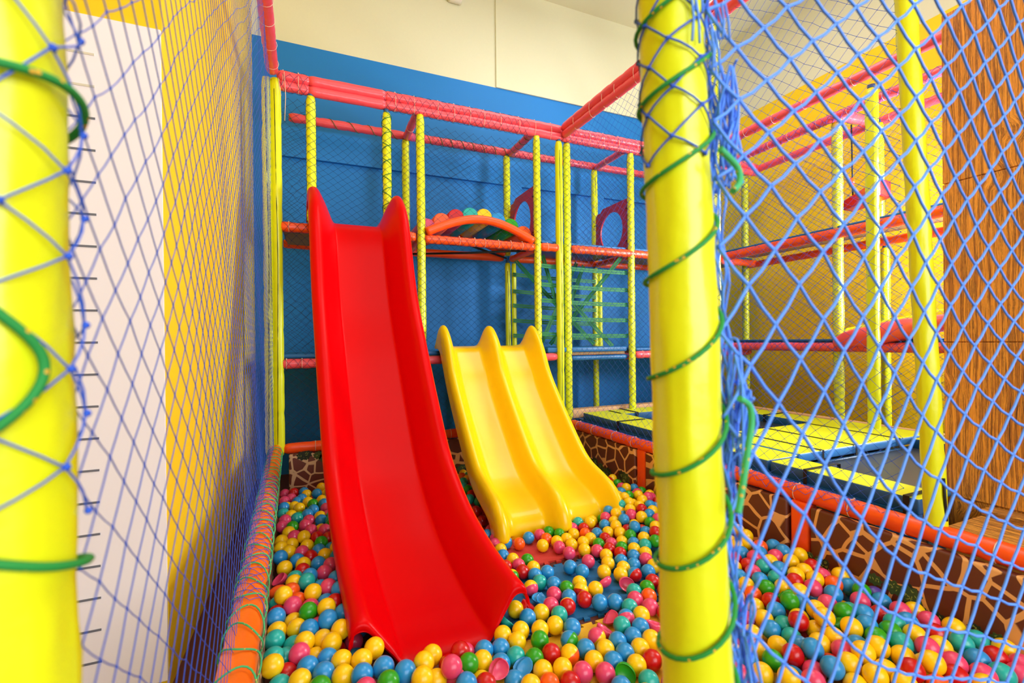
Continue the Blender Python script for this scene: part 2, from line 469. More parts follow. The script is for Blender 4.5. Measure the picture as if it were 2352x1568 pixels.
rail_part((2.62, .2, .478), (2.56, 4.34, .478), .048, .17, (.2, .19), seed=3)
for yy in (1.80, 3.20, .45):
    mb = MB(); mb.box((2.55, yy - .055, 0), (2.63, yy + .055, .44), 0, .015); mb.build('upright', 'orange', pit)
mb = MB(); sleeve(mb, (2.50, .5, .05), (2.50, 4.3, .05), .045); mb.build('base_rail', 'orange', pit)
mb = MB(); sleeve(mb, (-.2, 4.31, .05), (2.5, 4.31, .05), .045); mb.build('base_rail', 'orange', pit)
mb = MB(); mb.box((railx(.6) + .035, .6, .02), (railx(.6) + .075, .66, .46)); mb.build('zip_edge', 'orange', pit)

def foliage(mb, cx, cy, fn, n=7, R=.05, seed=0):
    rr = random.Random(seed)
    for k in range(n):
        x = cx + rr.uniform(-R, R) * 1.6; y = cy + rr.uniform(-R, R) * .6; r0 = R * rr.uniform(.5, .9)
        poly = [(x + r0 * (1 + .16 * sin(8 * a + k)) * cos(a), y + r0 * (1 + .16 * sin(8 * a + k)) * sin(a) * .85) for a in [2*pi*i/40 for i in range(40)]]
        d = .0006 * (k + 1)
        mb.prism(poly, lambda p: fn(p[0], p[1], d * 0), lambda p: fn(p[0], p[1], .002 + d), k % 2)
        for q in range(7):
            a = rr.uniform(0, 6.28); rd = r0 * rr.uniform(.1, .7); fx, fy = x + rd * cos(a), y + rd * sin(a) * .8; b = rr.uniform(0, 3.14)
            mb.prism([(fx + cos(b)*.007, fy + sin(b)*.007), (fx - sin(b)*.0022, fy + cos(b)*.0022), (fx - cos(b)*.007, fy - sin(b)*.007), (fx + sin(b)*.0022, fy - cos(b)*.0022)],
                     lambda p: fn(p[0], p[1], .001 + d), lambda p: fn(p[0], p[1], .0028 + d), 2)
LEAF = ['foliage', 'leaf_dark', 'leaf_fleck']
def gpanel(lo, hi, label, m_, fol):
    o = thing('giraffe_print_panel', label, 'panel')
    mb = MB(); mb.box(lo, hi, 0, .012); mb.build('padding', m_, o)
    if fol:
        mb = MB()
        for args in fol: foliage(mb, *args[:2], args[2], args[3], args[4], args[5])
        mb.build('printed_leaves', LEAF, o)
fb = lambda x, z, d: (x, 4.372 - d, z)
gpanel((-.2, 4.37, .03), (1.14, 4.42, .43), 'padded giraffe-print panel behind the red slide with green leaves along its top', 'giraffe_pale',
       [(-.02, .40, fb, 6, .05, 1), (.12, .35, fb, 6, .055, 2), (.26, .40, fb, 7, .05, 3), (.44, .41, fb, 7, .05, 4)])
gpanel((1.16, 4.37, .03), (2.5, 4.42, .43), 'shaded giraffe-print panel behind the yellow double slide', 'giraffe', [(1.3, .12, fb, 6, .05, 5)])
fr = lambda y, z, d: (2.542 - d, y, z)
for i, (y0, y1, lb, fl) in enumerate((
    (3.27, 4.3, 'giraffe-print panel beside the yellow slide mouth, by the pit back corner', [(3.95, .16, fr, 6, .055, 6), (3.75, .12, fr, 8, .06, 16), (3.42, .12, fr, 7, .06, 7)]),
    (1.87, 3.13, 'giraffe-print panel between the two orange uprights, under the trampoline edge', [(2.75, .14, fr, 4, .04, 8), (2.15, .14, fr, 4, .03, 10)]),
    (.52, 1.73, 'giraffe-print panel under the wooden ledge, behind the coarse net', [(1.68, .15, fr, 4, .035, 11), (1.33, .17, fr, 5, .05, 12), (1.2, .12, fr, 5, .035, 19), (.98, .14, fr, 4, .035, 13)]))):
    gpanel((2.54, y0, .03), (2.59, y1, .43), lb, 'giraffe', fl)
# panel along the chart-side rail
o = thing('giraffe_print_panel', 'narrow-looking giraffe-print panel under the green-lashed orange rail', 'panel')
mb = MB()
mb.prism([(.6, .03), (4.3, .03), (4.3, .43), (.6, .43)], lambda p: (railx(p[0]) - .02, p[0], p[1]), lambda p: (railx(p[0]) + .03, p[0], p[1]))
add_mod_bevel(mb.build('padding', 'giraffe_pale', o), .01)

# foam mats on the pit floor, puzzle edges
def foam(x0, x1, y0, y1, m_, label, ph):
    poly = []
    def edge(a, b, nrm):
        n = 12
        for i in range(n):
            for f, h in ((.0, 0), (.28, 0), (.2, 1), (.62, 1), (.54, 0)):
                t = (i + f) / n; s_ = .022 * h
                poly.append((a[0] + (b[0]-a[0])*t + nrm[0]*s_, a[1] + (b[1]-a[1])*t + nrm[1]*s_))
    edge((x0, y0), (x1, y0), (0, -1)); edge((x1, y0), (x1, y1), (1, 0)); edge((x1, y1), (x0, y1), (0, -1)); edge((x0, y1), (x0, y0), (1, 0))
    mb = MB(); mb.prism(poly, lambda p: (p[0], p[1], .001), lambda p: (p[0], p[1], .013))
    tag(mb.build('foam_mat', m_), label, 'mat')
mats_ = [(.05, 1.05, 1.92, 2.92, 'foam_red', 'red foam puzzle mat under the red slide mouth'),]
foam(.62, 1.595, 2.55, 3.55, 'foam_red', 'red foam puzzle mat at the yellow slide mouth', 0)
foam(1.62, 2.5, 2.55, 3.55, 'foam_red', 'second red foam mat, under balls by the giraffe panels', 0)
foam(.62, 1.595, 1.97, 2.5, 'foam_blue', 'blue foam puzzle mat showing between the balls, beyond the red slide lip', 0)
foam(1.62, 2.5, 1.97, 2.5, 'foam_blue', 'blue foam puzzle mat mostly covered, beside the blue clearing', 0)
foam(.62, 1.595, .92, 1.92, 'foam_yellow', 'yellow foam puzzle mat showing between the balls near the red slide lip', 0)
foam(1.62, 2.5, .92, 1.92, 'foam_yellow', 'yellow foam puzzle mat buried under balls behind the coarse net', 0)

# ================================================================== RED SLIDE
def interp(path, n):
    pts = [Vector(p) for p in path]; out = []
    for i in range(len(pts) - 1):
        p0 = pts[max(i-1, 0)]; p1 = pts[i]; p2 = pts[i+1]; p3 = pts[min(i+2, len(pts)-1)]
        for k in range(n):
            t = k / n
            out.append(.5 * ((2*p1) + (p2-p0)*t + (2*p0-5*p1+4*p2-p3)*t*t + (3*p1-p0-3*p2+p3)*t**3))
    out.append(pts[-1]); return out
def sweep_slide(path, prof, xc, nrm_fix=None, sub=5):
    pts = interp(path, sub); rows = []
    n = len(pts)
    for i, p in enumerate(pts):
        t = (pts[min(i+1, n-1)] - pts[max(i-1, 0)]).normalized()
        nr = Vector((0, 0, 1)).cross(Vector((1, 0, 0)))
        nr = Vector((0, t.z, -t.y)) if t.y < 0 else Vector((0, -t.z, t.y))   # perpendicular, pointing up
        if nr.z < 0: nr = -nr
        k = i / (n - 1)
        if nrm_fix: nr = nrm_fix(k, nr)
        row = []
        for s_, h, hz in prof(k, p):
            q = Vector((xc(p.y) + s_, p.y, p.z)) + nr * h + Vector((0, 0, hz))
            row.append(q)
        rows.append(row)
    return rows
path = [(0, 4.47, 2.415), (0, 4.34, 2.405), (0, 4.24, 2.37), (0, 4.12, 2.22), (0, 3.9, 1.66), (0, 3.63, 1.22), (0, 3.38, .85), (0, 3.1, .49), (0, 2.76, .245), (0, 2.43, .115), (0, 2.15, .055), (0, 2.0, .035), (0, 1.965, .012)]
def sm(a, b, x):
    t = max(0, min(1, (x - a) / (b - a))); return t * t * (3 - 2 * t)
def red_prof(k, p):
    H = .19 * (.12 + .88 * sm(0, .09, k)) + .10 * sm(.0, .09, k) * (1 - sm(.12, .3, k))
    flare = 1 + .03 * sm(.8, 1, k)
    H *= 1 - .08 * sm(.85, 1, k)
    half = [(.0, 0), (.10, 0), (.175, .0), (.196, .006), (.208, .024), (.222, .05), (.258, .10 * H / .19), (.30, .158 * H / .19), (.32, H * .97), (.345, H * 1.02), (.372, H * .98), (.384, H * .86), (.386, H * .62)]
    out = []
    for s_, h in reversed(half): out.append((-s_ * (flare if s_ > .2 else 1), h, 0))
    for s_, h in half[1:]: out.append((s_ * (flare if s_ > .2 else 1), h, 0))
    return out
def nf(k, nr):
    w_ = 1 - sm(.12, .26, k); e = sm(.84, .97, k)
    v = nr * (1 - w_) + Vector((0, -.15, 1)) * w_; v = v * (1 - e) + Vector((0, .22, 1)) * e; return v.normalized()
def xred(y): return .355 + .070 * (4.4 - y)
rs = thing('slide', 'tall red plastic slide running down into the ball pit', 'slide')
mb = MB(); mb.grid(sweep_slide(path, red_prof, xred, nf))
o = mb.build('chute', 'red_slide', rs)
s1 = o.modifiers.new('solid', 'SOLIDIFY'); s1.thickness = .012; s1.offset = -1
s2 = o.modifiers.new('sub', 'SUBSURF'); s2.levels = 1; s2.render_levels = 2
# support brackets under the chute head
mb = MB(); mb.box((.12, 4.28, 2.28), (.62, 4.35, 2.36), 0, .01); mb.build('mounting_bracket', 'red_slide', rs)

# ================================================================== YELLOW DOUBLE SLIDE
pathy = [(0, 4.46, 1.315), (0, 4.36, 1.31), (0, 4.27, 1.27), (0, 4.16, 1.13), (0, 4.0, .91), (0, 3.7, .59), (0, 3.46, .36), (0, 3.30, .255), (0, 3.12, .195), (0, 3.0, .15), (0, 2.95, .10), (0, 2.935, .045), (0, 2.94, .005)]
def yel_prof(k, p):
    e = sm(.90, 1, k)
    H = .15 * (.15 + .85 * sm(0, .1, k)) + .075 * sm(0, .1, k) * (1 - sm(.14, .3, k))
    H *= 1 - .8 * e
    W = 1 - .05 * e
    cen = [(.0, H * .96), (.022, H * .93), (.045, H * .74), (.062, H * .4), (.085, H * .12), (.11, 0.0)]
    bed = [(.17, 0), (.27, 0), (.34, 0)]
    out_ = [(.375, .008), (.40, H * .3), (.42, H * .62), (.44, H * .92), (.462, H * 1.0), (.485, H * .93), (.498, H * .72), (.50, H * .35), (.497, -.01)]
    half = cen + bed + out_
    res = []
    drop = -.05 * e
    for s_, h in reversed(half): res.append((-s_ * W, h, 0))
    for s_, h in half[1:]: res.append((s_ * W, h, 0))
    return res
def nfy(k, nr):
    w_ = 1 - sm(.14, .28, k); v = nr * (1 - w_) + Vector((0, -.15, 1)) * w_
    return v.normalized()
ys = thing('slide', 'yellow plastic double slide with two side-by-side chutes', 'slide')
mb = MB(); mb.grid(sweep_slide(pathy, yel_prof, lambda y: 1.60, nfy))
o = mb.build('chute', 'yellow_slide', ys)
s1 = o.modifiers.new('solid', 'SOLIDIFY'); s1.thickness = .014; s1.offset = -1
s2 = o.modifiers.new('sub', 'SUBSURF'); s2.levels = 1; s2.render_levels = 2
mb = MB(); mb.box((1.25, 4.30, 1.16), (1.95, 4.36, 1.25), 0, .01); mb.build('mounting_bracket', 'yellow_slide', ys)

# ================================================================== CLIMBING FRAME (back)
fr_ = thing('climbing_frame', 'tall climbing frame of lime padded posts and pink and orange padded rails against blue wall', 'play frame')
YF, YR, ZT, ZM, ZL = 4.4, 5.15, 3.64, 2.37, 1.2
sd = [0.0]
def post(x, y, z0, z1, r=.041, wrap=True, cord=False, cap=True, par=None, slit=False, m_='lime', lean=(0, 0), wm='net_dark'):
    sd[0] += 1.37; par = par or fr_
    mb = MB(); p0 = Vector((x - lean[0], y - lean[1], z0)); p1 = Vector((x, y, z1)); sleeve(mb, p0, p1, r, .35, seed=sd[0], wob=.05)
    o = mb.build('post', m_, par)
    if slit:
        mb = MB(); mb.tube([p0 + Vector((-.012, -r * .93, .1)), p0 + Vector((.004, -r * .97, (z1-z0)*.5)), p1 + Vector((-.01, -r * .93, -.1))], .003, 5); mb.build('seam', 'black', o)
    if cap:
        mb = MB(); mb.tube([(x, y, z1 - .01), (x, y, z1 + .035)], r * .62, 12); mb.build('pipe_end', 'steel_blue', o)
    if wrap:
        nu = 6; hu = 2 * pi * (r + .003) / nu
        mb = MB(); rr = random.Random(int(sd[0] * 100)); hv = .034
        nv = int((z1 - z0) / hv); P = {}
        for j in range(nv + 1):
            for i in range(nu):
                if (i + j) % 2 == 0:
                    a = 2 * pi * i / nu + rr.uniform(-.16, .16); zz = z0 + j * hv + rr.uniform(-.007, .007)
                    t = (zz - z0) / (z1 - z0)
                    P[i, j] = (a, zz, p0.x + (x - p0.x) * t, p0.y + (y - p0.y) * t)
        R = r * 1.04 + .002
        for (i, j), (a, zz, cx, cy) in P.items():
            for di in (1, -1):
                k = ((i + di) % nu, j + 1)
                if k in P:
                    a2, z2, cx2, cy2 = P[k]; d = (a2 - a + pi) % (2 * pi) - pi
                    mb.tube([(cx + (cx2-cx)*f + R*cos(a + d*f), cy + (cy2-cy)*f + R*sin(a + d*f), zz + (z2 - zz)*f) for f in (0, .5, 1)], .0013, 3, 0, False)
        mb.build('net_wrap', wm, o)
    if cord:
        mb = MB(); helix(mb, p0 + Vector((0,0,.05)), p1, r + .005, .13, .0028, jit=.1); helix(mb, p0 + Vector((0,0,.05)), p1, r + .005, .15, .0028, ph=2, hand=-1, jit=.1)
        mb.build('lashing_cord', 'rope_thin', o)
    return o
def wrapped_rail(p0, p1, r, parent_rail, double=False, m_='net_dark', u0=0., u1=None, seed=1):
    P0, P1 = Vector(p0), Vector(p1); L = (P1-P0).length; t = (P1-P0).normalized()
    v = Vector((0, 0, 1)); u = t.cross(v).normalized(); u1 = u1 or L
    mb = MB(); rr = random.Random(seed); nu = 10 if double else 6; hv = .035; P = {}
    cz = -.875 * r if double else 0; sy = 1.9 if double else 1.0
    for j in range(int((u1 - u0) / hv) + 1):
        for i in range(nu):
            if (i + j) % 2 == 0: P[i, j] = (2*pi*i/nu + rr.uniform(-.12, .12), u0 + j*hv + rr.uniform(-.008, .008))
    def pt(a, d): return P0 + t * d + u * cos(a) * (r * 1.06) + v * (sin(a) * (r * 1.06) * sy + cz)
    for (i, j), (a, d) in P.items():
        for di in (1, -1):
            k = ((i+di) % nu, j+1)
            if k in P:
                a2, d2 = P[k]; da = (a2 - a + pi) % (2*pi) - pi
                mb.tube([pt(a + da*f, d + (d2-d)*f) for f in (0, .5, 1)], .0014, 3, 0, False)
    mb.build('net_wrap', m_, parent_rail)
def cord_on(p0, p1, r, rail, pitch=.17, u0=0, u1=99, rt=.003):
    P0, P1 = Vector(p0), Vector(p1); t = (P1-P0).normalized(); L = (P1-P0).length
    mb = MB(); helix(mb, P0 + t*u0, P0 + t*min(L, u1), r * 1.04, pitch, rt, jit=.15); mb.build('lashing_cord', 'rope_thin', rail)

# posts, front row
post(-.335, YF, 0.43, ZT - .03, .043, wrap=False, slit=True, cap=False)
post(-.268, YF - .01, .43, ZT - .03, .041, wrap=False, slit=True, cap=False, m_='lime')
mb = MB(); mb.tube([(-.3, YF, 0), (-.3, YF, .44)], .03, 12); mb.build('post_foot', 'lime', fr_)
post(.003, YF, ZM + .04, ZT - .125, .04, cord=False)
post(.645, YF, ZM + .04, ZT - .15, .04, cord=True)
post(.957, YF, 0, ZT - .11, .04)
post(2.19, YF, 0, ZT - .11, .039)
post(2.455, YF, 0, ZT - .125, .041, wrap=False, slit=True)
post(2.565, YF + .02, .5, ZT - .12, .041)
post(3.40, YF, 0, ZT - .115, .04)
post(4.46, YF, 0, ZT - .1, .04); post(5.45, YF + .18, 0, ZT - .08, .04)
# rear row
post(.957, YR, ZM + .03, ZT - .05, .042); post(.957, YR, 0, ZM - .06, .04, wrap=False)
post(2.16, YR, ZM + .03, ZT - .05, .042); post(2.16, YR, 0, ZM - .06, .034, wrap=False, slit=True); post(2.24, YR, ZL, ZM - .06, .03, wrap=False, cap=False)
post(3.40, YR, ZM + .03, ZT - .05, .042, wrap=False, slit=True); post(3.40, YR, 0, ZM - .06, .038)
post(3.46, YR - .02, ZL, ZM - .1, .03, wrap=False, cap=False)

def beam(p0, p1, r=.044, m_='pink', double=False, ties=None, pinch=.14, net_=None, cord=None, par=None, nm='rail'):
    sd[0] += 1.1
    o = rail_part(p0, p1, r, pinch, ties, sd[0], nm, m_, par or fr_, double)
    if net_: wrapped_rail(p0, p1, r, o, double, u0=net_[0], u1=net_[1], seed=int(sd[0]), m_=net_[2] if len(net_) > 2 else 'net_dark')
    if cord: cord_on(p0, p1, r, o, *cord)
    return o
# top pink rails
beam((-.26, YF, ZT + .01), (.0, YF, ZT + .01), .046, double=True, ties=(.05, .1), net_=(0, .26))
beam((-.01, YF, ZT + .01), (.64, YF, ZT + .01), .048, double=True, pinch=None)
beam((.62, YF, ZT + .01), (2.49, YF, ZT + .01), .046, double=True, ties=(.1, .13), net_=(0, 1.5))
beam((2.48, YF, ZT + .01), (5.45, YF, ZT + .01), .046, double=True, ties=(.1, .16), net_=(0, 1.6))
beam((-.2, YR, ZT), (.96, YR, ZT), .045, cord=(.2, 0))
beam((.95, YR, ZT), (2.18, YR, ZT), .045, cord=(.13, 0), net_=(.3, 1.1))
beam((2.16, YR, ZT), (3.42, YR, ZT), .045, ties=(.1, .3), net_=(0, 1.15))
beam((3.40, YR, ZT), (5.45, YR, ZT), .045, ties=(.1, .3))
for x in (.957, 2.19, 3.40): beam((x, YF + .05, ZT - .03), (x, YR - .04, ZT - .03), .04, ties=(.1, .2))
for x in (2.19,): cord_on((x, YF + .05, ZT - .03), (x, YR - .04, ZT - .03), .04, beam((x, YF + .06, ZT - .032), (x, YR - .05, ZT - .032), .0405), .12)
# side rails coming towards the pit front
beam((-.2, .3, ZT + .02), (-.29, YF - .05, ZT + .02), .052, ties=(.1, .17), pinch=.17)
beam((2.62, .3, ZT + .02), (2.50, YF - .05, ZT + .02), .046, double=True, ties=(.1, .16), pinch=.16)
beam((-.2, .42, ZT), (2.6, .42, ZT), .045)
post(2.53, 2.37, .5, ZT - .13, .041)
# orange deck level
beam((-.26, YF, ZM), (.0, YF, ZM), .044, 'orange', ties=(.08, .14), net_=(0, .26))
beam((.0, YF, ZM), (.9, YF, ZM), .044, 'orange', ties=(.1, .2), net_=(0, .9))
beam((.98, YF, ZM - .01), (2.15, YF, ZM - .01), .043, 'orange', ties=(.35, .09), pinch=.09, net_=(0, 1.17))
beam((2.22, YF, ZM), (2.43, YF, ZM), .044, 'orange', ties=(.08, .1))
beam((2.6, YF, ZM), (5.45, YF, ZM), .045, 'orange', pinch=.2, net_=(0, 1.0))
beam((-.26, YR, ZM), (2.1, YR, ZM), .046, 'orange', pinch=None, cord=None)
beam((2.2, YR, ZM), (5.45, YR, ZM), .046, 'orange', pinch=.3)
for x in (-.3, .957, 2.19, 3.40): beam((x, YF + .05, ZM - .02), (x, YR - .05, ZM - .02), .038, 'orange')
# lower pink level
beam((-.26, YF, ZL), (.12, YF, ZL), .043, ties=(.05, .09), net_=(0, .38))
beam((.16, YF, ZL), (2.40, YF, ZL), .04, pinch=None)
beam((3.44, YF, ZL), (5.3, YF, ZL), .043, ties=(.1, .2)); beam((2.6, YF + .05, ZL - .02), (3.36, YF + .05, ZL - .02), .03, 'mat_blue', pinch=None)
beam((-.26, YR, ZL), (5.3, YR, ZL), .04, pinch=None)
for x in (.957, 2.19, 3.4): beam((x, YF + .05, ZL - .02), (x, YR - .05, ZL - .02), .035, pinch=None)

# decks
def slab(name, label, lo, hi, m_, cat, bev=.012, under=None):
    o = thing(name, label, cat); mb = MB(); mb.box(lo, hi, 0, bev); mb.build('cover', m_, o)
    if under:
        mb = MB(); mb.box((lo[0] + .02, lo[1] + .02, lo[2] - .03), (hi[0] - .02, hi[1] - .02, lo[2] - .001)); mb.build('plywood_board', under, o)
    return o
slab('deck_mat', 'blue deck mat on the orange level behind the red slide head', (-.24, YF + .05, ZM + .01), (.90, YR - .05, ZM + .05), 'mat_blue', 'mat', under='ply')
slab('deck_mat', 'blue deck mat on the orange level between the two red hole panels', (2.25, YF + .02, ZM + .045), (3.35, YR - .05, ZM + .075), 'mat_blue', 'mat', under='bed_black')
slab('deck_mat', 'blue deck mat on the orange level past the second red hole panel', (3.46, YF + .02, ZM + .045), (5.4, YR - .05, ZM + .075), 'mat_blue', 'mat', under='ply')
slab('deck_mat', 'long blue mat on the lower deck behind the slides', (-.24, YF + .03, ZL + .045), (2.11, YR - .05, ZL + .085), 'mat_blue', 'mat', under='ply')
slab('deck_mat', 'blue padded mat beneath the green webbing on lower deck', (2.3, YF + .0, ZL + .045), (3.33, YR - .06, ZL + .10), 'mat_blue', 'mat', under='ply')
slab('deck_mat', 'blue lower-deck mat past the green webbing', (3.46, YF + .0, ZL + .045), (5.3, YR - .06, ZL + .08), 'mat_blue', 'mat', under='ply')

# roller bridge with arched rails
rb = thing('roller_bridge', 'arched orange-railed bridge with row of coloured padded rollers', 'bridge')
def arch(x): 
    t = (x - 1.0) / 1.13; return ZM + .05 + .17 * sin(pi * t)
for y in (YF - .02, YR + .02):
    pts = [(1.0 + 1.13 * i / 40, y, arch(1.0 + 1.13 * i / 40)) for i in range(41)]
    mb = MB(); mb.tube(pts, [.042 * (1 + .05 * noise.noise(Vector((i * .5, y, 0)))) for i in range(41)], 14); o = mb.build('arched_rail', 'orange', rb)
for k, (c, m_) in enumerate(zip(range(8), ('ball_P', 'ball_O', 'ball_R', 'ball_T', 'ball_Y', 'ball_B', 'ball_G', 'ball_O'))):
    x = 1.03 + k * .148; zc = arch(x) + .055
    mb = MB(); n = 24; R = .088
    mb.tube([(x, YF + .06, zc), (x, YF + .075, zc), (x, YR - .075, zc), (x, YR - .06, zc)], [R * .9, R, R, R * .9], n); mb.build('padded_roller', m_, rb)
mb = MB(); mb.tube([(1.02, YF + .1, ZM - .02), (1.55, YF + .3, ZM + .02), (2.1, YR - .1, ZM - .02)], .012, 6)
mb.tube([(1.0, YR - .1, ZM - .04), (1.5, YF + .3, ZM - .06), (2.1, YF + .1, ZM - .03)], .012, 6); mb.build('support_strap', 'black', rb)

# red panels with oval holes
def hole_panel(x, label, seed):
    o = thing('hole_panel', label, 'panel')
    y0, y1, z0, z1 = YF + .045, YR - .045, ZM + .06, ZM + .66
    cy, cz, ry, rz = (y0+y1)/2, (z0+z1)/2 - .02, .23, .235
    n = 48; mb = MB(); rows = []
    outer = []; inner = []
    for i in range(n):
        a = 2*pi*i/n; ca, sa = cos(a), sin(a)
        k = 1 / max(abs(ca) / ((y1-y0)/2), abs(sa) / ((z1-z0)/2))
        Y_ = cy + ca * k; Z_ = (z0+z1)/2 + sa * k
        if Z_ > z1 - .1 and Y_ > y1 - .12: Z_ -= .04
        outer.append((Y_, Z_)); inner.append((cy + ry*ca, cz + rz*sa))
    for xx, (po, pi_) in ((x - .009, (outer, inner)), (x + .009, (outer, inner))):
        rows.append([(xx, *p) for p in po])
    loop = [[(x - .009, *p) for p in outer], [(x - .009, *p) for p in inner], [(x + .009, *p) for p in inner], [(x + .009, *p) for p in outer], [(x - .009, *p) for p in outer]]
    mb.grid(loop, 0, False, True); mb.build('sheet', 'panel_red', o)
    for yy, zz in ((y0, z1 - .12), (y1, z1 - .18), (y0, z0 + .1), (y1, z0 + .1)):
        mb = MB(); ring(mb, (x, yy, zz), (0, 0, 1), .03, .004); mb.build('strap_fixing', 'black', o)
hole_panel(2.19, 'red climb-through panel with oval hole beside the roller bridge', 1)
hole_panel(3.40, 'red climb-through panel with oval hole at the far end of the blue deck', 2)

# green webbing obstacle
wb = thing('webbing_obstacle', 'green webbing straps laced across the bay beneath the orange deck', 'webbing')
def strap(p0, p1, wdt=.045, twist=0):
    P0, P1 = Vector(p0), Vector(p1); t = (P1-P0).normalized(); u = t.cross(Vector((0, 1, 0))).normalized(); nrm = t.cross(u)
    mb = MB()
    for off in (-1, 1):
        rows = []
        for i in range(9):
            f = i / 8; c = P0.lerp(P1, f) + Vector((0, 0, -.01 * sin(pi * f)))
            c = c + u * off * wdt * .27
            rows.append([c - u*wdt*.22 - nrm*.002, c + u*wdt*.22 - nrm*.002, c + u*wdt*.22 + nrm*.002, c - u*wdt*.22 + nrm*.002])
        mb.grid(rows, 0, False, True)
    mb.build('strap', 'web_green', wb)
for i, zz in enumerate((2.15, 1.95, 1.78, 1.60, 1.42)):
    strap((2.2, YF + .03, zz + .03), (3.37, YF + .03, zz)); strap((2.2, YR - .06, zz + .02), (3.37, YR - .06, zz - .02))
for a, b in (((2.22, YR - .1, 2.33), (2.95, YF + .1, 1.33)), ((3.3, YF + .06, 2.33), (2.62, YR - .2, 1.33)), ((2.6, YF + .3, 2.0), (3.2, YF + .1, 1.3)),
             ((3.0, YR - .2, 2.33), (2.3, YF + .2, 1.3)), ((2.3, YF + .1, 2.3), (2.9, YR - .1, 1.45)), ((2.5, YF + .2, 1.33), (3.1, YR - .2, 2.3))): strap(a, b, .05)

# ================================================================== TRAMPOLINE SIDE FRAME
tf = thing('climbing_frame', 'climbing frame by yellow wall, with lime posts and pink top rails past the trampolines', 'play frame')
post(5.42, 4.55, 0, ZT - .06, .042, par=tf, wm='net_dark'); post(5.42, 2.92, 2.4, ZT - .05, .04, par=tf); post(5.47, 2.9, 0, 2.3, .04, par=tf, wrap=False)
post(4.90, 3.02, .4, ZT - .05, .047, par=tf, cap=False, wm='net_deep'); post(4.46, 2.46, .4, ZT - .12, .048, par=tf, wrap=False)
post(4.9, 1.6, 0, ZT - .05, .045, par=tf, wrap=False); post(5.45, 1.3, 0, ZT - .05, .045, par=tf, wrap=False)
beam((4.42, .6, ZT + .01), (4.42, YF, ZT + .01), .048, ties=(.1, .26), pinch=.26, par=tf)
beam((4.84, .9, ZT - .05), (4.84, YF, ZT - .05), .044, ties=(.1, .2), pinch=.2, net_=(0, 3.4, 'net_deep'), par=tf)
beam((5.45, .9, ZT - .02), (5.45, YF + .1, ZT - .02), .046, ties=(.1, .3), pinch=.2, par=tf)
beam((4.9, 3.02, ZT - .02), (5.45, 2.95, ZT - .02), .05, ties=(.1, .2), par=tf)
beam((4.84, .9, 2.42), (4.84, YF, 2.42), .052, 'orange', pinch=.3, par=tf); beam((5.42, 1.0, 2.36), (5.42, YF + .1, 2.36), .044, 'orange', pinch=.2, ties=(.2, .5), par=tf)
beam((4.84, 1.0, 1.28), (4.84, YF, 1.28), .045, pinch=None, par=tf, net_=(0, 3.2, 'net_deep'))
beam((5.42, 1.0, 1.26), (5.42, YF, 1.26), .04, pinch=None, par=tf)
slab('deck_mat', 'dark blue edge mat on the orange walkway along the yellow wall', (4.86, 1.0, 2.47), (5.4, 4.4, 2.50), 'mat_blue', 'mat', under='ply')
slab('deck_mat', 'dark blue mat on the low pink walkway along the yellow wall', (4.86, 1.0, 1.33), (5.4, 4.4, 1.36), 'pad_navy', 'mat', under='ply')
# crawl mouth and tilted padded roll
cr = thing('padded_roll', 'crumpled shiny pink padded roll lying on the low pink walkway', 'padded roll')
mb = MB(); rows = []
for i in range(13):
    t = i / 12; c = Vector((4.8 + .1 * t, 3.0 - 1.15 * t, 1.33 + .22 * t)); row = []
    R = .085 * (.8 + .4 * sin(pi * min(1, t * 1.2 + .1))) * (1 if 0 < i < 12 else .5)
    for j in range(16):
        a = 2 * pi * j / 16; f = 1 + .28 * noise.noise(Vector((cos(a) * 2, sin(a) * 2, t * 9)))
        row.append(c + Vector((cos(a) * R * f, cos(a) * R * .2, sin(a) * R * f)))
    rows.append(row)
mb.grid(rows, 0, True, True); mb.build('roll', 'pink', cr)
mb = MB(); sleeve(mb, (4.98, 3.0, 1.42), (5.0, 1.9, 1.62), .05); mb.build('lime_edging', 'lime', cr)
rw = thing('foam_wedge', 'red foam wedge hanging above the orange walkway between two lime posts', 'foam block')
mb = MB(); mb.prism([(2.75, 2.76), (3.1, 2.70), (3.1, 2.80), (2.75, 2.93)], lambda p: (5.1, p[0], p[1]), lambda p: (5.3, p[0], p[1])); add_mod_bevel(mb.build('wedge', 'ball_R', rw), .015)
mb = MB(); mb.tube([(5.2, 3.05, 2.76), (5.2, 3.06, 3.6)], .008, 6); mb.build('hanging_strap', 'black', rw)
mb = MB(); mb.ball((5.2, 3.06, 3.0), .03, 10, 8, 0, (1, 1, 1.6)); mb.build('strap_bead', 'ball_O', rw)

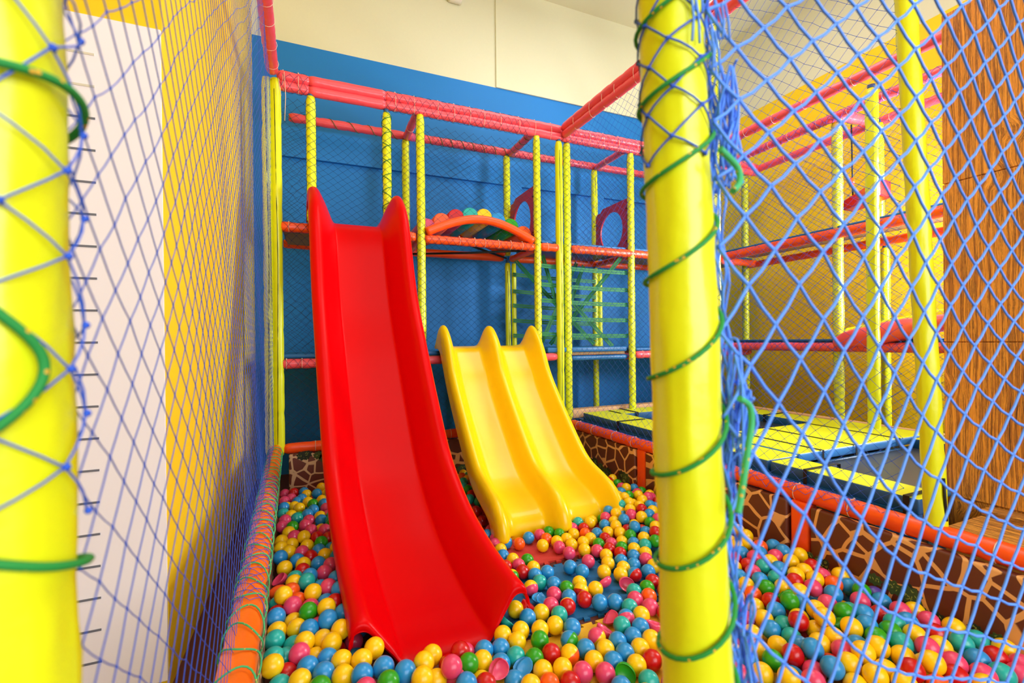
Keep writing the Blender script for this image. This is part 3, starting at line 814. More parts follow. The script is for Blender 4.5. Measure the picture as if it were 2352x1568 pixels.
# ================================================================== TRAMPOLINES
def trampoline(label, x0, x1, y0, y1, pads, straps, bedm='bed_black'):
    o = thing('trampoline', label, 'trampoline'); zt = .58
    mb = MB(); mb.box((x0 - .02, y0 - .02, zt - .085), (x1 + .02, y1 + .02, zt - .075)); mb.build('jumping_bed', bedm, o)
    mb = MB()
    fx0, fx1, fy0, fy1 = x0 - .05, x1 + .05, y0 - .05, y1 + .05
    for a, b in (((fx0, fy0), (fx1, fy0)), ((fx1, fy0), (fx1, fy1)), ((fx1, fy1), (fx0, fy1)), ((fx0, fy1), (fx0, fy0))):
        mb.tube([(*a, zt - .09), (*b, zt - .09)], .02, 8)
    for x in (fx0, fx1):
        for y in (fy0, fy1): mb.tube([(x, y, 0), (x, y, zt - .09)], .025, 8)
    mb.build('steel_frame', 'steel_blue', o)
    for (a0, a1, b0, b1) in pads:
        mb = MB(); mb.box((a0, b0, zt - .085), (a1, b1, zt - .002), 0, .010)
        for i, fi in enumerate(mb.f):      # yellow top, blue sides
            pass
        p = mb.build('edge_pad', ['pad_navy', 'pad_yellow'], o)
        for f in p.data.polygons:
            if f.normal.z > .6: f.material_index = 1
    for (p0, p1, w_) in straps:
        P0, P1 = Vector(p0), Vector(p1); t = (P1-P0).normalized(); u = Vector((-t.y, t.x, 0)) * w_ / 2
        mb = MB(); 
        rows = [[P0 - u + Vector((0, 0, z_)) - t * e, P0 + u + Vector((0, 0, z_)) - t * e] for z_, e in ((zt - .1, .008), (zt + .002, .008))]
        rows += [[P1 - u + Vector((0, 0, z_)) + t * e, P1 + u + Vector((0, 0, z_)) + t * e] for z_, e in ((zt + .002, .008), (zt - .07, .008))]
        mb.grid(rows, 0, False); s = mb.build('black_strap', 'black', o)
        sm_ = s.modifiers.new('s', 'SOLIDIFY'); sm_.thickness = .003
trampoline('trampoline by the wooden wall, its black bed sheltered behind the thick lime post', 2.98, 4.3, 1.50, 2.10,
           [(2.73, 2.96, 1.31, 2.12), (4.32, 4.62, 1.5, 2.12)], [((2.73, 1.88, 0), (3.03, 1.88, 0), .022), ((2.73, 1.36, 0), (3.03, 1.36, 0), .028)])
trampoline('trampoline nearest the blue wall with wide yellow edge pads', 3.03, 4.3, 2.92, 4.12,
           [(2.73, 3.09, 2.14, 4.4), (4.32, 4.62, 2.90, 4.4), (3.03, 4.31, 4.14, 4.42)],
           [((2.73, 2.6, 0), (3.03, 2.6, 0), .03), ((2.73, 3.75, 0), (3.03, 3.75, 0), .03), ((3.25, 4.13, 0), (3.25, 4.42, 0), .03), ((4.31, 3.4, 0), (4.62, 3.4, 0), .03)])
pp = thing('walkway_pad', 'wide lime yellow pad with black straps dividing the two trampolines', 'pad')
mb = MB(); mb.box((3.03, 2.13, .525), (4.62, 2.88, .59), 0, .014)
p = mb.build('pad', ['pad_sky', 'pad_yellow'], pp)
for f in p.data.polygons:
    if f.normal.z > .6: f.material_index = 1
for x in (3.25, 3.62, 4.15):
    mb = MB()
    rows = [[(x, y, z_), (x + .018, y, z_)] for y, z_ in ((2.118, .52), (2.118, .594), (2.89, .594), (2.89, .52))]
    mb.grid(rows, 0, False); s = mb.build('black_strap', 'black', pp); s.modifiers.new('s', 'SOLIDIFY').thickness = .003
pe = thing('trampoline_edging', 'pale bare wood edging board along the back of the trampoline deck', 'board')
mb = MB(); mb.box((2.66, 4.50, .5), (4.75, 4.62, .60), 0, .01); mb.build('board', 'rim_wood', pe)
mb = MB(); mb.box((4.66, 1.5, .5), (4.74, 4.5, .585), 0, .01); mb.build('side_board', 'rim_wood', pe)
tb = thing('trampoline_deck', 'dark blue underframe carrying the trampolines above the orange rail', 'deck')
mb = MB(); mb.box((2.72, 1.32, .40), (2.78, 4.48, .50)); mb.box((2.70, 1.32, 0), (2.76, 4.6, .39)); mb.build('side_skirt', 'pad_navy', tb)
mb = MB(); mb.box((2.70, 1.49, .388), (2.72, 4.48, .394)); mb.build('piping', 'foam_yellow', tb)
mb = MB(); mb.box((3.0, 2.2, 0), (4.6, 2.8, .45)); mb.build('support_box', 'bed_black', tb)

# ================================================================== NEAR POLES
def near_pole(name, label, x0, x1, y, z0, z1, r, seed, y1=None):
    o = thing(name, label, 'pole')
    mb = MB(); p0 = Vector((x0, y, z0)); p1 = Vector((x1, y if y1 is None else y1, z1)); L = (p1-p0).length; rows = []
    k = 90; n = 40
    for i in range(k + 1):
        t = i / k; c = p0.lerp(p1, t); row = []
        zz = c.z
        for j in range(n):
            a = 2 * pi * j / n
            f = 1 + .06 * noise.noise(Vector((cos(a) * 1.2 + seed, sin(a) * 1.2, zz * 6))) + .06 * noise.noise(Vector((cos(a) * 3 + seed, sin(a) * 3, zz * 18)))
            for zs_ in (1.555, .93, 2.4): f -= .03 * math.exp(-((zz - zs_ - .01 * sin(a)) / .008) ** 2)
            row.append(c + Vector((cos(a), sin(a), 0)) * r * f)
        rows.append(row)
    mb.grid(rows, 0, True, True); mb.build('padding', 'lime', o)
    mb = MB(); mb.tube([(x0, y, 0 if z0 > .3 else -.0), (x0, y, z0 + .05)], r * .75, 14); mb.build('pipe', 'steel_blue', o)
    return o
# centre pole leans slightly: base further along the front
near_pole('padded_pole', 'thick lime padded pole wound with green rope at the pit opening', .416, .449, .383, .12, 2.9, .0400, 3.3, .539)
near_pole('padded_pole', 'lime padded pole with green rope close by the height chart', -.203, -.23, .455, .12, 2.9, .045, 9.1)
o = near_pole('padded_pole', 'plain lime padded pole standing on the orange rail before the wood-clad wall', 2.615, 2.60, 1.19, .52, 3.62, .043, 15.7, 1.31)
mb = MB(); mb.tube([(2.605, 1.148, .55), (2.597, 1.15, .66), (2.60, 1.155, .74)], .006, 6); mb.build('padding_slit', 'black', o)

def poleX(z): return .416 + .033 * (z - .12) / 2.78
def poleY(z): return .383 + .156 * (z - .12) / 2.78
mb = MB(); pts = []
z0, z1 = .72, 2.2; turns = (z1 - z0) / .112; k = int(turns * 28)
for i in range(k + 1):
    t = i / k; zz = z0 + (z1 - z0) * t; a = -pi / 2 + 2 * pi * turns * t + .5
    Z = zz + .012 * sin(zz * 9) + .017 * cos(a - .4); R = .0452
    pts.append((poleX(Z) + R * cos(a), poleY(Z) + R * sin(a), Z + .036 * sin(a + .9) * 0 ))
mb.tube(pts, .0028, 8)
tag(mb.build('lashing_rope', 'rope'), 'green flecked rope spiralling up the thick lime pole at the pit opening', 'rope')
# mint loop hanging at that pole
for pl, lb in (([(.437, .40, 1.60), (.470, .405, 1.585), (.468, .40, 1.565), (.448, .392, 1.55)], 'small pale mint rope loop tied high on the thick lime pole'),
               ([(.455, .392, 1.31), (.474, .395, 1.30), (.478, .395, 1.28), (.468, .392, 1.25), (.452, .388, 1.20), (.444, .386, 1.18)], 'long pale mint rope end hanging halfway down the thick lime pole')):
    mb = MB(); mb.tube(interp(pl, 6), .0038, 8)
    tag(mb.build('rope_loop', 'rope_mint'), lb, 'rope')
# rope on the pole by the chart
mb = MB(); R = .050; cx, cy = -.212, .455
p_ = []
ang = [(1.64, -4.4), (1.60, -3.2), (1.56, -1.9), (1.565, -1.1), (1.572, -.2), (1.56, .44), (1.54, 1.6), (1.50, 3.0), (1.45, 4.4), (1.41, 5.0), (1.375, 5.75), (1.346, 5.6), (1.317, 5.0), (1.30, 4.4), (1.28, 3.5), (1.262, 4.0), (1.256, 4.4), (1.24, 5.1), (1.22, 5.8), (1.21, 6.7), (1.19, 8.5), (1.15, 10.5), (1.12, 11.5), (1.08, 13), (1.0, 16)]
for i in range(len(ang) - 1):
    for q in range(10):
        t = q / 10; zz = ang[i][0] + (ang[i+1][0] - ang[i][0]) * t; a = ang[i][1] + (ang[i+1][1] - ang[i][1]) * t
        p_.append(Vector((cx + R * cos(a), cy + R * sin(a), zz)))
for it in range(40): p_ = [p_[0]] + [(p_[i-1] + p_[i] * 2 + p_[i+1]) / 4 for i in range(1, len(p_) - 1)] + [p_[-1]]
p_ = [Vector((cx, cy, p.z)) + (Vector((p.x - cx, p.y - cy, 0)).normalized() * R) for p in p_]
mb.tube(p_, .0032, 8)
tag(mb.build('lashing_rope', 'rope'), 'green flecked rope looped around the lime pole close by the height chart', 'rope')

# lashing along the chart-side rail
mb = MB(); k = 900; pts = []
for i in range(k + 1):
    t = i / k; y = .7 + 3.6 * t; a = 2 * pi * y / (.105 + .0 * y) + .8 * noise.noise(Vector((y * 3, 0, 0)))
    rr_ = .056
    pts.append((railx(y) + rr_ * cos(a), y + .02 * sin(2.3 * a), .478 + rr_ * sin(a)))
mb.tube(pts, .0028, 5)
tag(mb.build('lashing_rope', 'rope_mint'), 'green rope zigzagging along the orange rail below the height chart net', 'rope')

# ================================================================== NETS
def f_left(u, v):
    y = .47 + u; t = v / 3.1
    x = (railx(y) - .012) - .03 * sin(pi * min(1, t)) * sin(pi * min(1, u / 3.9)) + .002 * sin(u * 9 + v * 4)
    wav = .03 * sin(u * 5.5 + 1.0) * sm(1.9, 2.6, v)
    return (x, y + .02 * sin(v * 3.1), .52 + v + wav)
net('safety_net', f_left, 3.92, 3.1, .0425, .034, .00075, ['net_deep', 'net_deep'], 'blue knotted net hanging between the ball pit and the height chart wall', bow=.001, knot=1.9, seed=3, jit=.003)
def f_front(u, v):
    x = .462 + u; z = 2.36 - v
    k = .55 * sm(.75, 1.5, v)
    z2 = z + k * (x - 1.15) * .9 + .008 * sin(u * 14) * sm(.6, 1.4, v)
    pull = math.exp(-u / .05)
    return (x - .0 * pull, .43 + .012 * sin(u * 6 + v * 4) - .02 * sm(.9, 1.6, v), z2)
net('safety_net', f_front, 1.9, 2.3, .0455, .0355, .0023, ['net_blue', 'net_knot'], 'coarse light blue net stretched across the pit front beside the thick lime pole', bow=.0035, knot=1.25, n=6, seed=5, jit=.0022)
def f_side(u, v): return (2.575 - .013 * u + .02 * sin(v * 1.1) * sin(u), 1.3 + u, .5 + v + .02 * sin(u * 3 + v * 2))
net('safety_net', f_side, 3.08, 3.08, .046, .038, .0011, ['net_deep', 'net_deep'], 'blue net wall above the orange rail in front of the trampolines', bow=0, knot=1.8, seed=6, mid=False, n=3, jit=.003)
def wave(seed, amp=.018):
    return lambda u, v: (amp * sin(u * 4.1 + seed + v * 2.2), amp * sin(v * 3.7 + seed * 2 + u * 2.7))
wv = wave(1.0)
def f_rear(u, v):
    a, b = wv(u, v); return (-.26 + u + a, YR + .05 + b * .6, 1.28 + v + b)
net('safety_net', f_rear, 5.6, 2.3, .046, .038, .0012, ['net_dark', 'net_dark'], 'dark net hung behind the climbing frame against the blue wall', knot=2.0, seed=7, mid=False, n=3, jit=.005)
wv2 = wave(2.2, .012)
def f_low(u, v):
    a, b = wv2(u, v); return (-.24 + u + a, YR + .06, .1 + v + b)
net('safety_net', f_low, 5.6, 1.1, .046, .038, .0012, ['net_dark', 'net_dark'], 'dark net behind the lowest bay of the climbing frame', knot=2.0, seed=8, mid=False, n=3)
def f_fl(u, v):
    a, b = wv2(v, u); return (-.24 + u + a, YF + .01, .52 + v + b)
net('safety_net', f_fl, .6, .66, .04, .037, .0013, ['net_dark', 'net_dark'], 'small dark net below the low pink rail beside the tall red slide', knot=2, seed=9, mid=False, n=3)
def f_fm(u, v):
    a, b = wv(v * 2, u * 2); return (-.24 + u + a, YF + .01 + a, 1.28 + v + b)
net('safety_net', f_fm, .6, 1.05, .04, .037, .0013, ['net_dark', 'net_dark'], 'slack dark net between low pink rail and orange deck, beside the tall red slide', knot=2, seed=10, mid=False, n=3, jit=.01)
def f_fu(u, v):
    a, b = wv(v * 2 + 1, u * 2); return (-.24 + u + a, YF + .01, 2.42 + v + b)
net('safety_net', f_fu, .26, 1.1, .04, .037, .0013, ['net_dark', 'net_dark'], 'narrow dark net strip beside the first thin lime post above the deck', knot=2, seed=12, mid=False, n=3, jit=.01)
def f_ft(u, v):
    a, b = wave(3.0)(u, v); return (.98 + u, YF + .015, 2.44 + v + b)
net('safety_net', f_ft, 4.4, 1.05, .047, .038, .0012, ['net_dark', 'net_dark'], 'dark net in front of the roller bridge and red hole panels', knot=2, seed=11, mid=False, n=3)
def f_cross(u, v): return (.975, YF + .08 + u, 2.44 + v + .02 * sin(u * 6))
net('safety_net', f_cross, .64, 1.1, .036, .04, .0013, ['net_deep', 'net_deep'], 'small cross net at the bridge entrance between paired lime posts', knot=1.6, seed=13, mid=False, n=3)
def f_r1(u, v): return (4.80 + .02 * sin(v * 2), 1.1 + u, .62 + v + .02 * sin(u * 2))
net('safety_net', f_r1, 3.3, 2.9, .046, .038, .0011, ['net_deep', 'net_deep'], 'blue net on the walkway edge nearest the trampolines', knot=1.7, seed=14, mid=False, n=3)
def f_r2(u, v): return (5.47 + .01 * sin(v * 2), 1.1 + u, .3 + v - .03 * sin(u * 2))
net('safety_net', f_r2, 3.4, 3.2, .046, .038, .0012, ['net_dark', 'net_dark'], 'dark net close against the yellow wall behind the walkway', knot=1.7, seed=15, mid=False, n=3)

# strands of netting gathered on the thick pole
mb = MB(); rr = random.Random(21)
for k in range(9):
    x0 = poleX(1.5) + .048 + rr.uniform(-.006, .018); pts = []
    za, zb = rr.uniform(.62, 1.0), rr.uniform(1.75, 2.15)
    for i in range(60):
        t = i / 59; z = za + (zb - za) * t
        pts.append((poleX(z) + .048 + .012 * noise.noise(Vector((z * 6, k * 3.1, 0))) + .006 * sin(z * 60 + k) + .008 * (1 - abs(2 * t - 1)) * (k % 3), poleY(z) - .01 + .015 * noise.noise(Vector((z * 5, 0, k * 2.3))), z))
    mb.tube(pts, .0015, 5)
# bunched knotty tangles
for zc, amp, cnt in ((1.66, .035, 9), (1.28, .03, 6), (1.85, .02, 4), (1.0, .022, 5)):
    for k in range(cnt):
        p = [Vector((poleX(zc) + .058 + rr.uniform(-.01, amp * .8), poleY(zc) - .02 + rr.uniform(-.02, .02), zc + rr.uniform(-.09, .09))) for _ in range(5)]
        mb.tube(interp(p, 6), .0018, 5)
for (x, z, l) in ((.432, 1.83, .05), (.425, 1.80, .06), (.475, 1.80, .045), (.392, 1.86, .03), (.455, 1.76, .05)):
    for q in range(2): mb.tube([(x + q * .006, poleY(z) - .047, z), (x + q * .008 + .003, poleY(z) - .048, z - l * .5), (x + q * .012, poleY(z) - .048, z - l)], .0016, 5)
tag(mb.build('gathered_netting', 'net_blue'), 'tangle of blue net strands bunched along the thick lime pole', 'net')
# net patch wrapped on the thick pole
mb = MB(); rr = random.Random(4); P = {}
for j in range(40):
    for i in range(8):
        if (i + j) % 2 == 0: P[i, j] = (2*pi*i/8 + rr.uniform(-.12, .12), 1.60 + j * .03 + rr.uniform(-.006, .006))
for (i, j), (a, zz) in P.items():
    for di in (1, -1):
        k = ((i+di) % 8, j+1)
        if k in P:
            a2, z2 = P[k]; d = (a2 - a + pi) % (2*pi) - pi
            mb.tube([(poleX(zz) + .0435*cos(a + d*f), poleY(zz) + .0435*sin(a + d*f), zz + (z2-zz)*f) for f in (0, .33, .66, 1)], .0014, 5, 0, False)
    mb.ball((poleX(zz) + .0435*cos(a), poleY(zz) + .0435*sin(a), zz), .0032, 6, 5)
tag(mb.build('wrapped_netting', 'net_deep'), 'blue netting wrapped around the upper part of the thick lime pole', 'net')
# net wrapped on the pole by the chart
mb = MB(); P = {}
for j in range(24):
    for i in range(8):
        if (i + j) % 2 == 0: P[i, j] = (2*pi*i/8 + .4 + rr.uniform(-.15, .15), 1.26 + j * .036 + rr.uniform(-.012, .012))
for (i, j), (a, zz) in P.items():
    for di in (1, -1):
        k = ((i+di) % 8, j+1)
        if k in P:
            a2, z2 = P[k]; d = (a2 - a + pi) % (2*pi) - pi
            mb.tube([(cx + .0485*cos(a + d*f), cy + .0495*sin(a + d*f), zz + (z2-zz)*f) for f in (0, .33, .66, 1)], .0009, 5, 0, False)
    mb.ball((cx + .0495*cos(a), cy + .0495*sin(a), zz), .003, 6, 5)
for k in range(5):
    p = [Vector((cx + .05 * cos(-1.9 + q * .14 + rr.uniform(-.1, .1)), cy + .052 * sin(-1.9 + q * .14), 1.45 - q * .03 + rr.uniform(-.02, .02))) for q in range(6)]
    mb.tube(interp(p, 5), .0010, 5)
tag(mb.build('wrapped_netting', 'net_deep'), 'blue netting knotted around the lime pole close by the height chart', 'net')
# loose net scrap along the chart-side rail and along the trampoline rail
def scrap(label, fx, y0, y1, r, seed, m_):
    mb = MB(); rr = random.Random(seed); P = {}
    n = int((y1 - y0) / .03)
    for j in range(n):
        for i in range(2, 8):
            if (i + j) % 2 == 0: P[i, j] = (2*pi*i/12 - .6 + rr.uniform(-.3, .3), y0 + j*.03 + rr.uniform(-.012, .012))
    for (i, j), (a, y) in P.items():
        for di in (1, -1):
            k = (i+di, j+1)
            if k in P:
                a2, y2 = P[k]
                mb.tube([(fx(y + (y2-y)*f) + r*cos(a + (a2-a)*f), y + (y2-y)*f, .478 + r*sin(a + (a2-a)*f)) for f in (0, .5, 1)], .0012, 4, 0, False)
    tag(mb.build('net_edge', m_), label, 'net')
scrap('loose blue net edge draped over the green-lashed orange rail', railx, 1.75, 3.4, .054, 31, 'net_deep')
scrap('bunched blue net edge lying on the orange rail below the trampolines', lambda y: 2.62 - .0145 * (y - .2), 1.5, 4.25, .0525, 32, 'net_deep')

# white tie ends dangling at the frame corner
mb = MB(); mb.tube([(-.2, YF - .06, 3.66), (-.19, YF - .07, 3.45), (-.2, YF - .06, 3.25)], .003, 5); mb.tube([(-.245, YF - .06, 3.6), (-.225, YF - .07, 3.45)], .003, 5)
tag(mb.build('dangling_string', 'tie'), 'cream string hanging from the pink rail at the frame corner', 'string')

# ================================================================== BALLS
RB = .04
def near_bed(path, y):
    pts = [(p[1], p[2]) for p in path]
    for (y0, z0), (y1, z1) in zip(pts, pts[1:]):
        if y1 <= y <= y0: return z1 + (z0 - z1) * (y - y1) / (y0 - y1 + 1e-9)
    return None
def in_slide(x, y, z):
    b = near_bed(path, y)
    if b is not None and abs(x - xred(y)) < .43:
        e = abs(x - xred(y))
        lo = b if e < .2 else b + (e - .2) * .7
        if z + RB > lo - .03: return True
    b = near_bed(pathy, y)
    if b is not None and abs(x - 1.6) < .55 and z + RB > b - .03: return True
    return False
def surf(x, y):
    base = .155 + .03 * noise.noise(Vector((x * 2.2, y * 2.2, 0)))
    d = sqrt(((x - 1.25) / .52) ** 2 + ((y - 2.2) / .78) ** 2)
    return .055 + (base - .055) * sm(1.0, 2.0, d)

K7 = (560, 1060, 3.086); K8 = (1040, 1060, 3.0865); K9 = (1640, 1100, 3.3034)
L7 = """267,178B 267,232P 352,222R 403,217B 550,182Y 456,232Y 507,227B 609,210Y 610,250T 664,225Y 266,281P 327,264P 409,264B 381,284B 326,322Y 390,328Y 457,287Y 553,272Y 490,300G 641,292G 566,298B 664,262B 581,330P 664,337B 492,342B 255,330B 272,370T 340,385Y 450,375B 365,400T 548,390Y 618,382T 665,395B 467,418P 553,415B 620,412T 250,455P 290,430P 400,455P 350,465G 330,500Y 475,487P 576,482P 640,445Gd 690,440Y 656,505B 238,562Y 303,545P 360,565Y 428,550Y 510,540R 592,540R 672,540O 697,560Y 445,602Y 570,580Gd 537,625B 625,610B 319,641Y 401,637P 245,620Y 235,678B 493,672R 640,660B 605,660Y 665,625Y 705,625G 725,670Y 289,755Y 420,725Y 400,700B 525,722B 615,730P 705,747Y 415,775R 555,790P 463,810B 360,830T 228,840Pd 228,910Od 335,880Y 455,872T 548,868B 652,838B 737,815Y 357,920O 590,905P 700,885R 685,925B 755,900P 380,970O 490,965Y 590,958B 660,990R 735,995Y 765,1010B 285,1008Y 350,1040P 452,1035P 190,1010T 180,1065R 593,1052Y 468,1078G 217,1125B 340,1100Y 525,1125P 718,1070B 760,1110Y 263,1195Y 378,1150Y 448,1195B 600,1160B 672,1160Y 780,1175G 165,1275T 360,1292T 532,1255Y 445,1310Y 685,1208Y 765,1250Y 595,1310Y 780,1320B 152,1405T 265,1370T 415,1385P 490,1350Y 600,1375B 683,1400Y 840,1400Y 905,1330Y 318,1450R 478,1447B 955,1475B 130,1540Y 243,1530T 380,1555Y 567,1525B 735,1520Y 545,1580G 845,1535B 1145,1490B 1285,1535Y 1285,1450Y 1395,1400Y 1480,1410R 1470,1510P 1385,1510Y 870,1575P 1015,1565G"""
L8 = """1230,185Y 1135,208R 1190,222B 1110,160Y 1180,242Y 1247,240G 1318,240Y/O 1375,250P 1210,272Y 1120,255P 1158,282R 1268,283Y 1323,290Y 1384,305B 1115,285B 1115,315Y 1175,308O 1188,332T 1262,312Y 1320,320Y 1266,335P 1107,348B 1187,355B 1262,360Y 1340,350R 1400,355Y 1093,385P 1172,385Y 1330,380B 1400,390B 1260,388P 1330,408Y 1223,408R 1408,405P 1297,425Y 1150,420Y 1225,440B 1385,438G 1087,445B 1165,458Y 1345,458R 1237,468R 1292,485B 1420,470Y 1368,492B 1112,487Y 1190,502Y 728,440Y 808,432G 963,440Y 935,470R 852,468P 775,478Y 755,515G/O 939,503O 857,516Y 1028,508B 975,545Y 925,573Y 617,520P 537,540B 730,568Y 671,550O 637,595Y 470,583O 271,485P 330,515Y 384,500Y 250,522B 303,547P 377,575B 303,585P 339,625Y 357,670B 842,588Y 933,625Y 752,605P 680,500Gd 885,440Td 668,440Gd 1080,545R 1035,585G/T 1137,580P 1205,560Y 1257,527G 1285,570B 1350,540Y 1410,510R 1410,550G 1375,587T 1305,610Y 1110,618R 1200,612G/R 1187,650R 1088,665Y 1100,720Y 1193,707B 1282,672B 1357,650Y 1378,692P 1283,730B 1415,730Y 1190,798Y 1289,800B/R 1385,780B 424,697Y 523,703G 462,735P 569,755Y 385,745R 491,792R 581,808B 660,787B 832,747B 918,780B 960,708P 440,808Y/G 610,860T 567,890Y/P 714,870B 804,900G 900,875Y 910,925Y/R 935,960R 1012,905Y 718,945P 617,965Bd 829,965B 1025,993B 814,1025Y/R 825,650Pd 1070,850Pd 696,1020P 540,1025Rd 448,1045Y 627,1075Y 755,1085T 530,1105B 1160,1002B 1280,920T 1285,972P 1377,897G 1380,955O 1417,850R 1250,885Pd 1400,1030P 1265,1035T 1327,1080Y 1215,1115B/P 1120,1105Pd 1410,1140Pd 723,1165Y 847,1175B 621,1190Y 481,1200Y 360,1235Y 452,1275Y 390,1130Td 617,1267G 827,1270B/G 690,1365R 828,1365Y/O 946,1340B 1035,1240P/Y 1120,1200Pd 1340,1170B 1265,1230B 1187,1190T 1175,1285B 1087,1340Y 1395,1258Y 1316,1320Y 1235,1360B 1000,1415Y 1140,1420B 1275,1450Y 1400,1410R 574,1400G 205,1345B 90,1360P 335,1325B 250,1410Y 335,1415B 427,1405T 490,1465Bd 40,1390R 105,1465G 10,1510P 80,1545B 210,1500Y 310,1510Pd 195,1575R 435,1525B 640,1490Y 780,1470Y 920,1500P 1078,1500P 680,1575O 835,1565R 540,1585Y/O 1205,1580B 1390,1560T 1230,1510Gd 65,110O 105,125Y 150,105Y 148,160R 115,200G 160,210G 82,185T 130,265T 75,145T 130,235R 175,280T 165,350R"""
L9 = """186,390Y 245,430Y 262,490Y 170,510Y 365,520O 430,515B 513,545B 215,570B 308,597P 425,620Y 350,570B 650,575Y 585,625Y 160,600R 255,640R 175,670Y 445,590P 395,680T 510,695B 685,700Y 575,715Y 757,685R 210,730B 307,710P 470,765T 345,765B 255,800Y 495,810Y 615,770R 745,822P 800,765Y 880,780O 965,740Y 815,730P 1025,815B 300,870O 400,830G 650,865Y 190,890Y 905,870B 455,930R 315,965Y 185,975R 615,930B 620,960G 520,900Gd 1110,925P 1265,925B 1240,850V 1130,850G 870,950P 775,990Y 1020,1010G 1110,1020B 475,1020B 540,1070T 635,1040Y 380,1070Y 135,1030B 755,1100Y 640,1100R 840,1100Y 250,1060R 910,1090Gd 1250,1030R 1435,1000P 1580,970Y 1640,1080P 1470,1085B 1190,1120B 1375,1110T 1325,1145G 1230,1195G 1045,1160Y 910,1190Y 1090,1220B 1520,1180Y 1700,1180R 1840,1140Y 1420,1240T 590,1190T 450,1140B 260,1190Y 180,1140O 355,1300Y 485,1270Y 670,1260B 755,1360B 845,1265Y 960,1300P 1120,1340Y 1280,1310Y 1410,1335Y 1630,1330P 1700,1270Y 1890,1270T 2030,1230T 1995,1350B 2210,1280Y 470,1385G 265,1395B 225,1250P 170,1310Y 630,1400R 860,1365R 930,1465B 1310,1440Y 1560,1360Y 1500,1480R 1690,1460Y 1660,1500O 1010,1400Y 590,1500Y 590,1430B 190,1480P 740,1530P 1070,1500Y 1175,1510Y 1430,1530Y 1840,1410P 2000,1470P 1870,1500R 2160,1370R 2170,1470T 2280,1380P 2300,1470P 1970,1540Y 360,1470Y 770,1410P"""
balls = []          # [x,y,z,colour,dented]
for txt, (ox, oy, sc) in ((L7, K7), (L8, K8), (L9, K9)):
    for tok in txt.split():
        x, rest = tok.split(',')
        i = 0
        while rest[i].isdigit(): i += 1
        y = int(rest[:i]); col = rest[i:]; dent = col.endswith('d'); col = col.rstrip('d')
        px = ox + int(x) / sc; py = oy + y / sc
        d = ray(px, py); t = .9; ok = None
        while t < 6:
            p = Vector((0, 0, CAMZ)) + d * t
            if p.z <= surf(p.x, p.y) or p.z <= RB + .014: ok = p; break
            t += .01
        if ok is not None and ok.y < 4.32:
            balls.append([ok.x, ok.y, ok.z, col, dent, px, py])
import numpy as np
def clampb(P):
    P[:, 2] = np.maximum(P[:, 2], RB + .013)
    P[:, 1] = np.clip(P[:, 1], .5, 4.26)
    P[:, 0] = np.clip(P[:, 0], (-.165 - .032 * P[:, 1]) + .075, 2.49)
P = np.array([b[:3] for b in balls]); P0 = P.copy()
for it in range(80):
    D = P[:, None, :] - P[None, :, :]; dist = np.sqrt((D ** 2).sum(-1)) + np.eye(len(P))
    ov = np.clip(2 * RB * .985 - dist, 0, None); np.fill_diagonal(ov, 0)
    P = P + (D / dist[..., None] * ov[..., None]).sum(1) * .35
    P = P + (P0 - P) * .02
    clampb(P)
for b, p in zip(balls, P): b[0], b[1], b[2] = map(float, p)
balls = [b for b in balls if not in_slide(b[0], b[1], b[2] - .03)]
# filler balls: what lies under and around the ones placed above
G = {}
def key(p): return (int(p[0] // .09), int(p[1] // .09), int(p[2] // .09))
def add_g(p): G.setdefault(key(p), []).append(p)
def free(p, dmin):
    kx, ky, kz = key(p)
    for a in (-1, 0, 1):
        for b in (-1, 0, 1):
            for c in (-1, 0, 1):
                for q in G.get((kx+a, ky+b, kz+c), ()):
                    if (q[0]-p[0])**2 + (q[1]-p[1])**2 + (q[2]-p[2])**2 < dmin * dmin: return False
    return True
for b in balls: add_g((b[0], b[1], b[2]))
rr = random.Random(99); fill = []
def region_ok(x, y):
    d = sqrt(((x - 1.25) / .52) ** 2 + ((y - 2.2) / .78) ** 2)
    return (d > 1.25 or x > 1.5 or y < 1.5) and not (.08 < x < 1.0 and 1.78 < y < 2.05)
for lay, tries in ((.054, 16000), (.118, 16000), (.16, 9000)):
    for _ in range(tries):
        y = rr.uniform(.55, 4.26); x = rr.uniform(railx(y) + .075, 2.49)
        if not region_ok(x, y): continue
        z = lay + (0 if lay < .06 else rr.uniform(-.012, .012))
        if z > surf(x, y) + (.01 if lay < .06 else -.012): continue
        if in_slide(x, y, z): continue
        if free((x, y, z), .0775): fill.append((x, y, z)); add_g((x, y, z))

def sphere_mesh(name, m0, m1=None, dent=0, seed=0, r=RB, nu=28, nv=18):
    mb = MB(); mb.ball((0, 0, 0), r, nu, nv)
    rr = random.Random(seed); vs_ = [Vector(v) for v in mb.v]
    if dent:
        for k in range(dent):
            d = Vector((rr.uniform(-1, 1), rr.uniform(-1, 1), rr.uniform(.2, 1))).normalized(); c = r * rr.uniform(.05, .3)
            for v in vs_:
                h = v.dot(d)
                if h > c: v -= d * (h - c) * 1.55
        sq = Vector((1.12, 1.05, .8)); vs_ = [Vector((v.x * sq.x, v.y * sq.y, v.z * sq.z)) for v in vs_]
    else:
        vs_ = [v * (1.012 if abs(v.z) < 1e-5 else 1) for v in vs_]
    mb.v = [tuple(v) for v in vs_]
    if m1:
        for i, f in enumerate(mb.f):
            if sum(mb.v[k][2] for k in f) < 0: mb.mi[i] = 1
    return mb.mesh(name, [m0] + ([m1] if m1 else []))
CN = dict(Y='yellow', B='blue', R='red', P='pink', G='green', O='orange', T='turquoise', V='purple')
meshes = {}
camp = Vector((0, 0, CAMZ))
def size_key(b):
    p = Vector(b[:3]) - camp; return p.dot(fwd)
balls.sort(key=size_key)
indiv = balls[:300]; rest = balls[300:]
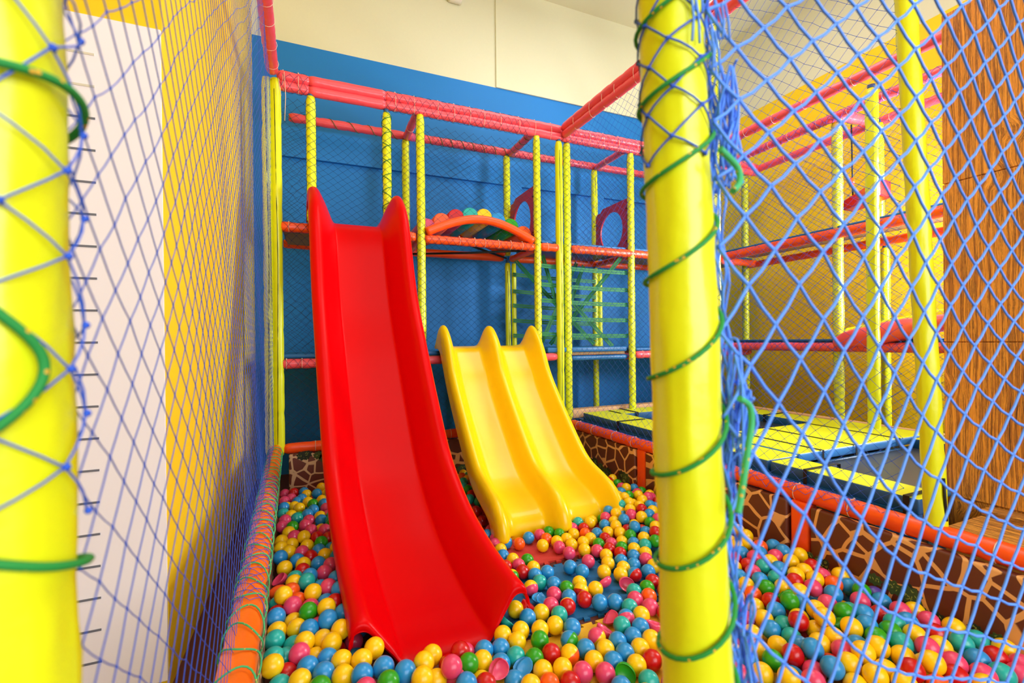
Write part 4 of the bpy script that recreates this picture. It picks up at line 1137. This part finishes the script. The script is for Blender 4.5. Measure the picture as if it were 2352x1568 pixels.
def zone(b):
    x, y, z = b[:3]
    if x < xred(y) - .2:
        if y > 3.3: return 'between red slide and pale giraffe panel'
        if y > 2.3: return 'between red slide and rope-lashed rail'
        return 'beside the rope-lashed rail near the pit front'
    if x < .95 and y < 2.05: return 'in front of the red slide mouth'
    if x < 1.1 and y > 2.5: return 'between the red slide and the yellow slide'
    if x < 1.7 and y > 2.45: return 'around the yellow slide mouth'
    if x < 1.35 and y > 1.75: return 'on the mat clearing beyond the red slide lip'
    if x < 1.35: return 'piled between red slide mouth and thick lime pole'
    if y > 3.0: return 'beside the yellow slide near the back corner panels'
    if y > 2.2: return 'heaped by the first orange upright'
    if y > 1.6: return 'behind the coarse net near the second orange upright'
    return 'behind the coarse net close to the pit front'
SN = {'between red slide and pale giraffe panel': 1}
groups = {}
for b in indiv:
    groups.setdefault((zone(b), b[3], b[4]), []).append(b)
ORD = ['', 'first', 'second', 'third', 'fourth', 'fifth', 'sixth', 'seventh', 'eighth', 'ninth', 'tenth']
def ordn(n): return ORD[n] if n < 11 else f'{n}th' if n % 10 not in (1, 2, 3) or n < 14 else f'{n}' + {1: 'st', 2: 'nd', 3: 'rd'}[n % 10]
used = set()
for (zn, col, dent), bs in groups.items():
    bs.sort(key=lambda b: b[6])
    cols = col.split('/'); cname = CN[cols[0]] if len(cols) == 1 else f'two-tone {CN[cols[0]]}-and-{CN[cols[1]]}'
    for n, b in enumerate(bs, 1):
        var = rr.randrange(4) if dent else 0
        mk = (col, dent, var)
        if mk not in meshes:
            meshes[mk] = sphere_mesh('ball', 'ball_' + cols[0], 'ball_' + cols[1] if len(cols) > 1 else None, (2 if var % 2 else 1) if dent else 0, 50 + var)
        o = bpy.data.objects.new('crushed_ball' if dent else 'play_ball', meshes[mk]); C.objects.link(o)
        o.location = b[:3]; o.rotation_euler = (rr.uniform(0, 6.28), rr.uniform(0, 6.28), rr.uniform(0, 6.28)) if not dent else (rr.uniform(-.6, .6), rr.uniform(-.6, .6), rr.uniform(0, 6.28))
        if len(cols) > 1: o.rotation_euler = (rr.uniform(-1.6, -.4), rr.uniform(-.6, .6), rr.uniform(-.6, .6))
        tail = '' if len(bs) == 1 else f', {ordn(n)} from the back'
        lb = f"{'crushed ' if dent else ''}{cname} ball {zn}{tail}"
        tag(o, lb, 'ball', 'plastic balls in the ball pit')
mb = MB(); rnd = random.Random(5)
keys = 'YYYYYBBBBPPPRRTTGGO'; ci = list('YBRPGOT')
for x, y, z in fill: mb.ball((x, y, z), RB, 14, 9, ci.index(rnd.choice(keys)))
for b in rest: mb.ball(b[:3], RB, 16, 10, ci.index(b[3][0]) if b[3][0] in ci else 1)
o = mb.build('ball_pit_filling', ['ball_' + c for c in ci])
tag(o, 'mass of mixed coloured plastic balls filling the rest of the ball pit', 'balls', None, 'stuff')
print('BALLS', len(balls), 'fill', len(fill))
